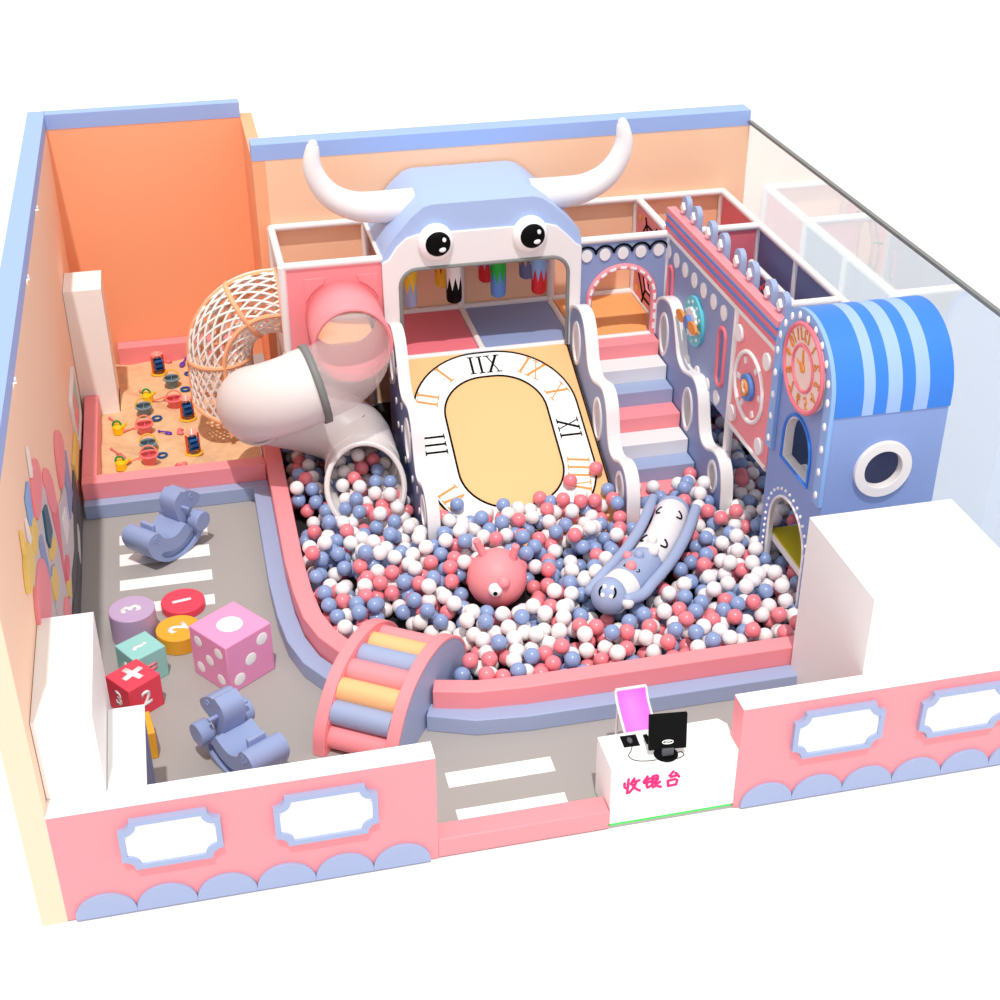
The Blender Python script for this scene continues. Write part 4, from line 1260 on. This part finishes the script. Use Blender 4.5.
# ------------------------------------------------------------------ sand toys
def bucket(loc, m, hm, label):
    t = thing('toy_bucket', label, 'bucket', loc)
    MB().lathe([(0.001, 0.0), (0.078, 0.0), (0.10, 0.13), (0.125, 0.13), (0.125, 0.145), (0.096, 0.145), (0.074, 0.012), (0.001, 0.012)], n=26).build('pail', m, t, local=True)
    MB().box(-0.004, 0.004, -0.09, 0.09, 0.06, 0.125).build('divider', m, t, local=True)
    MB().sweep([(0.115 * math.cos(a), -0.02 + 0.05 * math.sin(a), 0.135 + 0.12 * math.sin(a)) for a in np.linspace(0, PI, 16)], 0.011, 7).build('handle', hm, t, local=True)
    return t
def mill(loc, label):
    t = thing('sand_mill', label, 'sand toy', loc, math.radians(20))
    MB().torus((0, 0, 0.02), 0.105, 0.018, 28, 8).build('base_ring', YELB, t, local=True)
    for sx in (-1, 1):
        MB().box(sx * 0.085 - 0.013, sx * 0.085 + 0.013, -0.014, 0.014, 0.02, 0.30).build('support', TOYORG, t, local=True, bevel=0.003)
    wh = MB().cyl((-0.055, 0, 0.16), (0.055, 0, 0.16), 0.055, 18)
    for k in range(8):
        a = k * PI / 4
        wh.prism([[(0.05 * math.cos(a) - 0.012 * math.sin(a), 0.16 + 0.05 * math.sin(a) + 0.012 * math.cos(a)), (0.10 * math.cos(a) - 0.012 * math.sin(a), 0.16 + 0.10 * math.sin(a) + 0.012 * math.cos(a)),
                   (0.10 * math.cos(a) + 0.025 * math.sin(a), 0.16 + 0.10 * math.sin(a) - 0.025 * math.cos(a)), (0.05 * math.cos(a) + 0.012 * math.sin(a), 0.16 + 0.05 * math.sin(a) - 0.012 * math.cos(a))]], YZ, -0.06, 0.06)
    wh.build('wheel', TOYBLU, t, local=True)
    MB().lathe([(0.02, 0.26), (0.02, 0.275), (0.085, 0.33), (0.088, 0.33), (0.024, 0.272)], n=22).build('hopper', see_mill, t, local=True)
    return t
see_mill = see_through('clear_coral', (246, 170, 160), 0.45)
def can(loc, label):
    t = thing('watering_can', label, 'watering can', loc)
    MB().lathe([(0.001, 0.0), (0.075, 0.0), (0.078, 0.10), (0.06, 0.125), (0.045, 0.12), (0.001, 0.12)], n=24).build('can_body', YBUCK, t, local=True)
    MB().sweep([(0.055 * math.cos(a) - 0.01, 0, 0.115 + 0.075 * math.sin(a)) for a in np.linspace(0, PI, 12)], 0.014, 7).build('handle', TOYGRN, t, local=True)
    MB().cyl((0.06, 0, 0.06), (0.12, 0, 0.135), 0.014, 10, r2=0.02).build('spout', YBUCK, t, local=True)
    return t
def shovel(loc, rz, m, label, L=0.2):
    t = thing('toy_shovel', label, 'shovel', loc, rz)
    MB().sweep([(0, 0, 0.03), (L * 0.6, 0, 0.03)], 0.011, 8).sphere((0, 0, 0.03), 0.02, 10, 6).build('grip', m, t, local=True)
    MB().add([(L * 0.55, -0.04, 0.02), (L * 0.55, 0.04, 0.02), (L * 0.95, 0.035, 0.012), (L * 1.05, 0, 0.012), (L * 0.95, -0.035, 0.012)], [(0, 1, 2, 3, 4)]).build('blade', m, t, local=True, solid=0.01)
    return t
def ringtoy(loc, label):
    o = MB().torus((0, 0, 0.02), 0.06, 0.017, 26, 8).xform(Matrix.Translation(loc)).build('ring_sieve', TOYBLU)
    return tag(o, label, 'sand toy')
def mould(loc, label, rz=0.3):
    t = thing('sand_mould', label, 'sand mould', loc, rz)
    MB().sphere((0, 0, 0.025), 0.05, 14, 8, (1.1, 0.8, 0.6)).sphere((-0.055, 0.04, 0.03), 0.028, 10, 6).build('body', PBUCK, t, local=True)
    MB().sphere((-0.08, 0.075, 0.03), 0.018, 8, 6).sphere((-0.035, 0.08, 0.03), 0.018, 8, 6).build('ear', PBUCK, t, local=True)
    return t
row = ['in the back row near the pink border', 'in the middle row', 'in the front row near the viewer']
for i, p in enumerate(((-2.21, 10.48), (-1.855, 8.95), (-1.82, 7.92))):
    mill((*p, sand_h(*p) - 0.002), 'blue sand mill on a yellow ring ' + row[i])
for i, p in enumerate(((-2.03, 10.0), (-2.445, 9.2), (-2.41, 8.2))):
    bucket((*p, sand_h(*p) - 0.002), GBUCK, YELB, 'grey toy bucket with yellow handle ' + row[i])
for i, p in enumerate(((-2.02, 9.42), (-2.445, 8.67), (-2.40, 7.74))):
    bucket((*p, sand_h(*p) - 0.002), PBUCK, CORAL, 'pink toy bucket with coral handle ' + row[i])
for i, p in enumerate(((-2.39, 9.6), (-2.81, 8.79), (-2.775, 7.76))):
    can((*p, sand_h(*p) - 0.002), 'yellow watering can with green handle ' + row[i])
for i, p in enumerate(((-2.50, 10.02), (-2.93, 9.20), (-2.90, 8.20))):
    shovel((*p, sand_h(*p) - 0.002), math.radians(-60), PBUCK, 'pink toy shovel lying beside the watering can ' + row[i], 0.34)
for i, p in enumerate(((-1.775, 10.42), (-1.85, 9.83), (-2.28, 9.02), (-2.24, 8.0))):
    ringtoy((*p, sand_h(*p) - 0.002), 'dark blue ring lying on the sand ' + ['right of the back sand mill', 'behind the pink bucket at the back', 'beside the pink bucket in the middle', 'beside the front pink bucket'][i])
for i, p in enumerate(((-2.31, 9.60), (-2.74, 8.76), (-2.70, 7.80))):
    shovel((*p, sand_h(*p) - 0.002), math.radians(25), CORAL, 'coral rake pointing at the pink bucket ' + row[i], 0.28)
shovel((-1.80, 10.93, sand_h(-1.80, 10.93) - 0.002), math.radians(-110), TOYPUR, 'purple toy shovel by the back border', 0.24)
shovel((-2.26, 8.62, sand_h(-2.26, 8.62) - 0.002), math.radians(-25), TOYPUR, 'purple toy shovel between the middle buckets', 0.18)
mould((-2.06, 10.90, sand_h(-2.06, 10.90) - 0.002), 'pink animal sand mould by the back border')
mould((-1.98, 8.56, sand_h(-1.98, 8.56) - 0.002), 'pink animal sand mould behind the front sand mill', -0.8)
mould((-1.965, 7.62, sand_h(-1.965, 7.62) - 0.002), 'pink animal sand mould half buried at the front border', 0.9)

# ------------------------------------------------------------------ inflatable toys in the pit
pg = thing('round_toy', 'round pink toy with two tube horns and one big eye in the balls', 'pit toy', (1.42, 3.76, 0.0))
PC = Vector((1.425, 3.80, 0.36))
MB().sphere(PC, 0.345, 36, 22).build('body', PINK, pg)
for (a, b) in (((1.30, 3.86, 0.62), (1.20, 3.88, 0.86)), ((1.58, 3.74, 0.60), (1.63, 3.72, 0.82))):
    MB().cyl(a, b, 0.05, 18, r2=0.045).build('horn', PINK, pg, bevel=0.01)
e = MB().sphere((1.335, 3.485, 0.42), 0.082, 20, 12).build('eye', BEADW, pg)
MB().sphere((1.318, 3.412, 0.42), 0.026, 12, 8).build('pupil', BLACK, e)
MB().sphere((1.43, 3.49, 0.50), 0.075, 18, 10).build('nose', PINK, pg)

cat = thing('crawl_toy', 'long blue and white animal toy lying on its back in the balls', 'pit toy', (3.15, 3.8, 0.0))
A0, A1 = Vector((3.83, 4.66, 0.40)), Vector((2.50, 3.02, 0.42))
ax = (A1 - A0).normalized()
sd_ = Vector((ax.y, -ax.x, 0))      # image left side
if sd_.x > 0:
    sd_ = -sd_
LEN = (A1 - A0).length
def bend(t):
    return 0.125 * 4 * t * (1 - t) if 0 < t < 1 else 0.0
def cpt(t, s_=0.0, h=0.0):
    return A0 + ax * (t * LEN) + sd_ * (s_ - bend(t)) + Vector((0, 0, h))
def span(a, b, n=9):
    return [cpt(a + (b - a) * i / (n - 1)) for i in range(n)]
MB().sweep([cpt(0.0)] + span(0.02, 0.60), [0.19] + [0.203] * 9, 28).build('belly', WHITE, cat)
MB().sweep([cpt(-0.01), cpt(0.025)], 0.207, 28).build('belly_rim', BLUE, cat)
MB().sweep([cpt(0.58)] + span(0.62, 0.84), [0.21] + [0.222] * 9, 28).build('chest_band', BLUE, cat)
MB().sweep(span(0.80, 0.97), 0.215, 28).build('muzzle', WHITE, cat)
hx = Vector((-0.40, -0.72, 0.56)).normalized()
H0 = cpt(0.975, 0, 0.02)
HR = 0.212
hd_ = MB().sphere(H0, HR, 32, 20).build('head_cap', BLUE, cat)
for s_ in (-1, 1):
    arm = [cpt(t_, s_ * 0.28, 0.08 - 0.04 * t_) for t_ in (-0.02, 0.15, 0.32, 0.5, 0.66, 0.80)]
    if s_ > 0:
        arm += [cpt(0.95, 0.27, -0.02)]
    else:
        arm += [cpt(0.90, -0.30, 0.02), cpt(0.99, -0.24, 0.06)]
    MB().sweep(smooth(arm, 2), 0.065, 16).sphere(arm[0], 0.065, 12, 8).sphere(arm[-1], 0.065, 12, 8).build('arm', BLUE, cat)
def arcmark(t, s_, a0, a1, R, h0):
    pts = []
    for a in np.linspace(a0, a1, 9):
        tt_, ss = t + R * math.cos(a) / LEN, s_ + R * math.sin(a)
        h = math.sqrt(max(0.0, 0.207 ** 2 - ss ** 2)) + h0
        pts.append(cpt(tt_, ss, h))
    return pts
mk = MB()
for t_ in (0.15, 0.47):
    mk.sweep(arcmark(t_, 0.085, 0.3, PI - 0.3, 0.075, 0.002), 0.012, 6)
    mk.sweep(arcmark(t_, -0.085, -0.3, -PI + 0.3, 0.075, 0.002), 0.012, 6)
mk.sweep(arcmark(0.80, 0.02, 0.3, PI - 0.3, 0.03, 0.014), 0.009, 6)
mk.sweep(arcmark(0.80, -0.10, -0.3, -PI + 0.3, 0.03, 0.014), 0.009, 6)
mk.build('painted_mark', BLACK, cat)
hs = Vector((0, 0, 1)).cross(hx).normalized()
hu = hx.cross(hs)
def onhead(a, b, h=0.003):
    d = (hx + hs * (a / HR) + hu * (b / HR)).normalized()
    return H0 + d * (HR + h)
ey, ew = MB(), MB()
for s_ in (-1, 1):
    pts = [onhead(s_ * (0.05 + 0.05 * math.sin(a)), 0.05 + 0.065 * math.cos(a)) for a in np.linspace(0.3, PI - 0.3, 11)]
    ey.sweep(pts, 0.013, 6)
    for b in (0.11, -0.005):
        ew.sphere(onhead(s_ * 0.055, b, -0.012), 0.03, 12, 8)
ey.build('eye_mark', BLACK, hd_)
ew.build('eye_white', BEADW, hd_)
for (t_, s_, h, r, m) in ((0.50, 0.0, 0.215, 0.06, WHITE), (0.60, -0.10, 0.215, 0.065, WHITE), (0.68, 0.0, 0.225, 0.06, BLUE), (0.80, -0.03, 0.225, 0.065, PINK), (0.69, 0.13, 0.19, 0.055, PINK), (1.0, -0.25, 0.03, 0.07, WHITE)):
    MB().sphere(cpt(t_, s_, h), r, 16, 10).build('bump', m, cat)

# ------------------------------------------------------------------ the balls
BR = 0.089
rng = np.random.default_rng(11)
def pit_ok(x, y):
    if y < 1.94 + BR or y > 8.9:
        return False
    # curved left front
    lp_ = [(-0.70, 8.9), (-0.70, 4.6), (-0.67, 4.0), (-0.61, 3.52), (-0.50, 3.15), (-0.36, 2.88), (0.34, 2.07), (0.79, 1.95), (1.3, 1.92)]
    yy = [p[1] for p in lp_][::-1]
    xx = [p[0] for p in lp_][::-1]
    xl = np.interp(y, yy, xx) + BR
    if x < xl:
        return False
    if y < 2.44 + 0.1 and x > 4.52:
        return False
    if x > 5.88 or (x > 4.6 and y > 7.6) or (x > 4.55 and x < 4.78 and 2.4 < y < 2.75) or (x > 4.55 and x < 4.78 and 3.66 < y < 3.95):
        return False
    if 2.3 < y < 2.56 and x > 4.55:
        return False
    if y > 4.72 and 0.74 < x < 1.03:
        return False
    if y > 4.72 and (3.22 < x < 3.53 or 4.43 < x < 4.72):
        return False
    if y > 5.15 and 0.9 < x < 3.4:
        return False
    if y > 5.33 and 3.4 < x < 4.6:
        return False
    if y > 7.9 and x < 0.9:
        return False
    return True
def tube_cz(y):
    return float(np.interp(y, [5.6, 5.96, 6.38, 6.8], [0.47, 0.48, 0.54, 0.60]))
def solid_hit(p):
    """keep balls out of toys, bridge, tower bench, spiral tube"""
    x, y, z = p
    if (Vector(p) - PC).length < 0.345 + BR * 0.9:
        return True
    q = Vector(p) - A0
    t = q.dot(ax) / LEN
    if -0.06 < t < 1.10:
        s_, h = q.dot(sd_) + bend(t), q.z
        if math.hypot(s_, h) < 0.215 + BR:
            return True
        if t < 1.0 and math.hypot(abs(s_) - 0.285, h - 0.06) < 0.065 + BR:
            return True
        if abs(s_) < 0.32 and h > 0:
            return True
    d = np.array([x, y]) - B0
    a, b = d @ bf, d @ ba
    if -0.1 < a < 2.1 and (-BR < b < 0.90 + BR):
        return True
    if 4.72 - BR < x < 5.86 and 2.5 < y < 3.8 and z > 0.46 - BR:
        return True
    # tube mouth: balls lie inside the pipe or clear of it
    if 5.62 < y < 7.9 and x < 0.88:
        r_ = math.hypot(x - 0.255, z - tube_cz(y))
        if y < 6.9 and r_ < TR + BR + 0.04 and not (y > 5.75 and r_ <= TR - BR + 0.03):
            return True
        if y >= 6.9 and z + BR > 0.45 and x < 0.8:
            return True
    return False
def slide_z(x, y):
    if 0.97 < x < 3.28 and y > 4.6:
        return max(0.0, 1.385 - (7.62 - y) * 0.424 / 0.906 + BR * (1 / 0.906 - 1))
    if 5.75 < y < 6.9 and abs(x - 0.255) < TR - BR:
        return max(0.0, tube_cz(y) - math.sqrt((TR - 0.01) ** 2 - (x - 0.255) ** 2))
    return 0.0
cell = 2 * BR
grid = {}
balls = []
def near(x, y):
    i, j = int(x // cell), int(y // cell)
    for a in (i - 1, i, i + 1):
        for b in (j - 1, j, j + 1):
            for k in grid.get((a, b), ()):
                yield balls[k]
def drop(x, y):
    z = max(BR + 0.004, slide_z(x, y) + BR)
    sup = None
    for (bx, by, bz) in near(x, y):
        d2 = (bx - x) ** 2 + (by - y) ** 2
        if d2 < (2 * BR) ** 2:
            zz = bz + math.sqrt((2 * BR) ** 2 - d2)
            if zz > z:
                z, sup = zz, (bx, by, bz)
    return z, sup
tries = 0
TARGET = 1330
while len(balls) < TARGET and tries < 16000:
    tries += 1
    x, y = rng.uniform(-0.7, 5.9), rng.uniform(1.95, 8.7)
    # more balls to the left edge, the bench and the back of the pit
    if not pit_ok(x, y):
        continue
    z, sup = drop(x, y)
    for _ in range(14):                     # roll downhill off the supporting ball
        if sup is None:
            break
        dx, dy = x - sup[0], y - sup[1]
        d = math.hypot(dx, dy) + 1e-6
        nx_, ny_ = x + dx / d * 0.03, y + dy / d * 0.03
        if not pit_ok(nx_, ny_):
            break
        nz, ns = drop(nx_, ny_)
        if nz >= z:
            break
        x, y, z, sup = nx_, ny_, nz, ns
    lim = 0.42 + (0.08 if y > 4.3 else 0.0) + (0.06 if x < 0.3 else 0.0) + (0.10 * max(0.0, y - 5.7) if (abs(x - 0.255) < 0.4 and 5.7 < y < 6.9) else 0.0)
    if z > lim:
        continue
    if solid_hit((x, y, z)):
        continue
    grid.setdefault((int(x // cell), int(y // cell)), []).append(len(balls))
    balls.append((x, y, z))
# a few balls that lie high on the slide bed, on the lowest step and in the tube mouth
extra = []
for (x, v) in ((3.13, 2.16), (2.76, 2.30), (1.12, 2.63), (1.28, 2.45), (2.32, 2.50), (3.02, 2.72), (1.55, 2.68), (1.62, 2.62), (1.86, 2.62), (2.16, 2.66), (2.44, 2.58), (2.62, 2.70), (2.84, 2.55), (1.36, 2.82), (2.02, 2.80), (2.9, 2.86), (3.2, 2.5)):
    p = onslide(x, v, BR + 0.008)
    extra.append((p, 'resting on the lower end of the orange slide'))
for (x, y) in ((4.42, 5.66), (4.34, 5.48), (3.62, 5.50), (3.85, 5.45)):
    extra.append(((x, y, 0.195 + BR), 'resting on the lowest pink stair'))
ecol = [2, 2, 1, 1, 2, 2, 2, 0, 0, 0, 1, 2, 0, 0, 0, 0, 1, 2, 0, 0, 0]
colour = list(rng.choice(3, size=len(balls), p=[0.40, 0.35, 0.25]))
camp = np.array([-1.59, -9.453, 9.633])
B = np.array(balls)
top_ok = []
vis = np.ones(len(B), bool)
for i in range(len(B)):
    # covered when another ball sits in front of it on the way to the camera
    d = camp - B[i]
    dist = np.linalg.norm(d)
    d /= dist
    idx = [k for a in range(-3, 4) for b in range(-3, 4) for k in grid.get((int(B[i][0] // cell) + a, int(B[i][1] // cell) + b), ())]
    idx = [k for k in idx if k != i]
    q = B[idx] - B[i]
    t = q @ d
    off = np.linalg.norm(q - t[:, None] * d, axis=1)
    if np.any((t > 0) & (off < BR * 0.95)):
        vis[i] = False
order = np.argsort(np.linalg.norm(B - camp, axis=1) + np.where(vis, 0, 100))
n_ind = 300 - len(extra)
ind = [int(k) for k in order[:n_ind]]
rest = [i for i in range(len(B)) if i not in set(ind)]
cname = ['white', 'blue', 'pink']
bm_ = []
for c in range(3):
    o = MB().sphere((0, 0, 0), BR, 28, 16).build('pit_ball', BALLM[c], sharp=180)
    bm_.append(o)
first = [True] * 3
def place_ball(p, c, label, group):
    if first[c]:
        o = bm_[c]
        first[c] = False
    else:
        o = bm_[c].copy()
        COL.objects.link(o)
    o.location = p
    tag(o, label, 'ball', group)
for i in ind:
    c = colour[i]
    place_ball(tuple(B[i]), c, cname[c] + ' plastic ball lying among the nearest balls of the pit', cname[c] + ' balls nearest the viewer')
for k, (p, where) in enumerate(extra):
    c = ecol[k]
    g_ = cname[c] + (' balls on the slide' if 'slide' in where else ' balls on the stair')
    place_ball(p, c, cname[c] + ' plastic ball ' + where, g_)
sv, sf = [], []
s0 = MB().sphere((0, 0, 0), BR, 18, 10)
nv = len(s0.v)
base = np.array(s0.v)
bulk = MB()
for i in rest:
    o_ = len(bulk.v)
    bulk.v += [tuple(p) for p in (base + B[i])]
    bulk.f += [tuple(q + o_ for q in f) for f in s0.f]
    bulk.m += [int(colour[i])] * len(s0.f)
me = bpy.data.meshes.new('pit_balls')
me.from_pydata(bulk.v, [], bulk.f)
for m in BALLM:
    me.materials.append(m)
me.polygons.foreach_set('material_index', bulk.m)
me.polygons.foreach_set('use_smooth', [True] * len(me.polygons))
ob = bpy.data.objects.new('pit_balls', me)
COL.objects.link(ob)
tag(ob, 'white blue and pink plastic balls filling the rest of the pit', 'balls', kind='stuff')
print('balls', len(B), 'tries', tries)
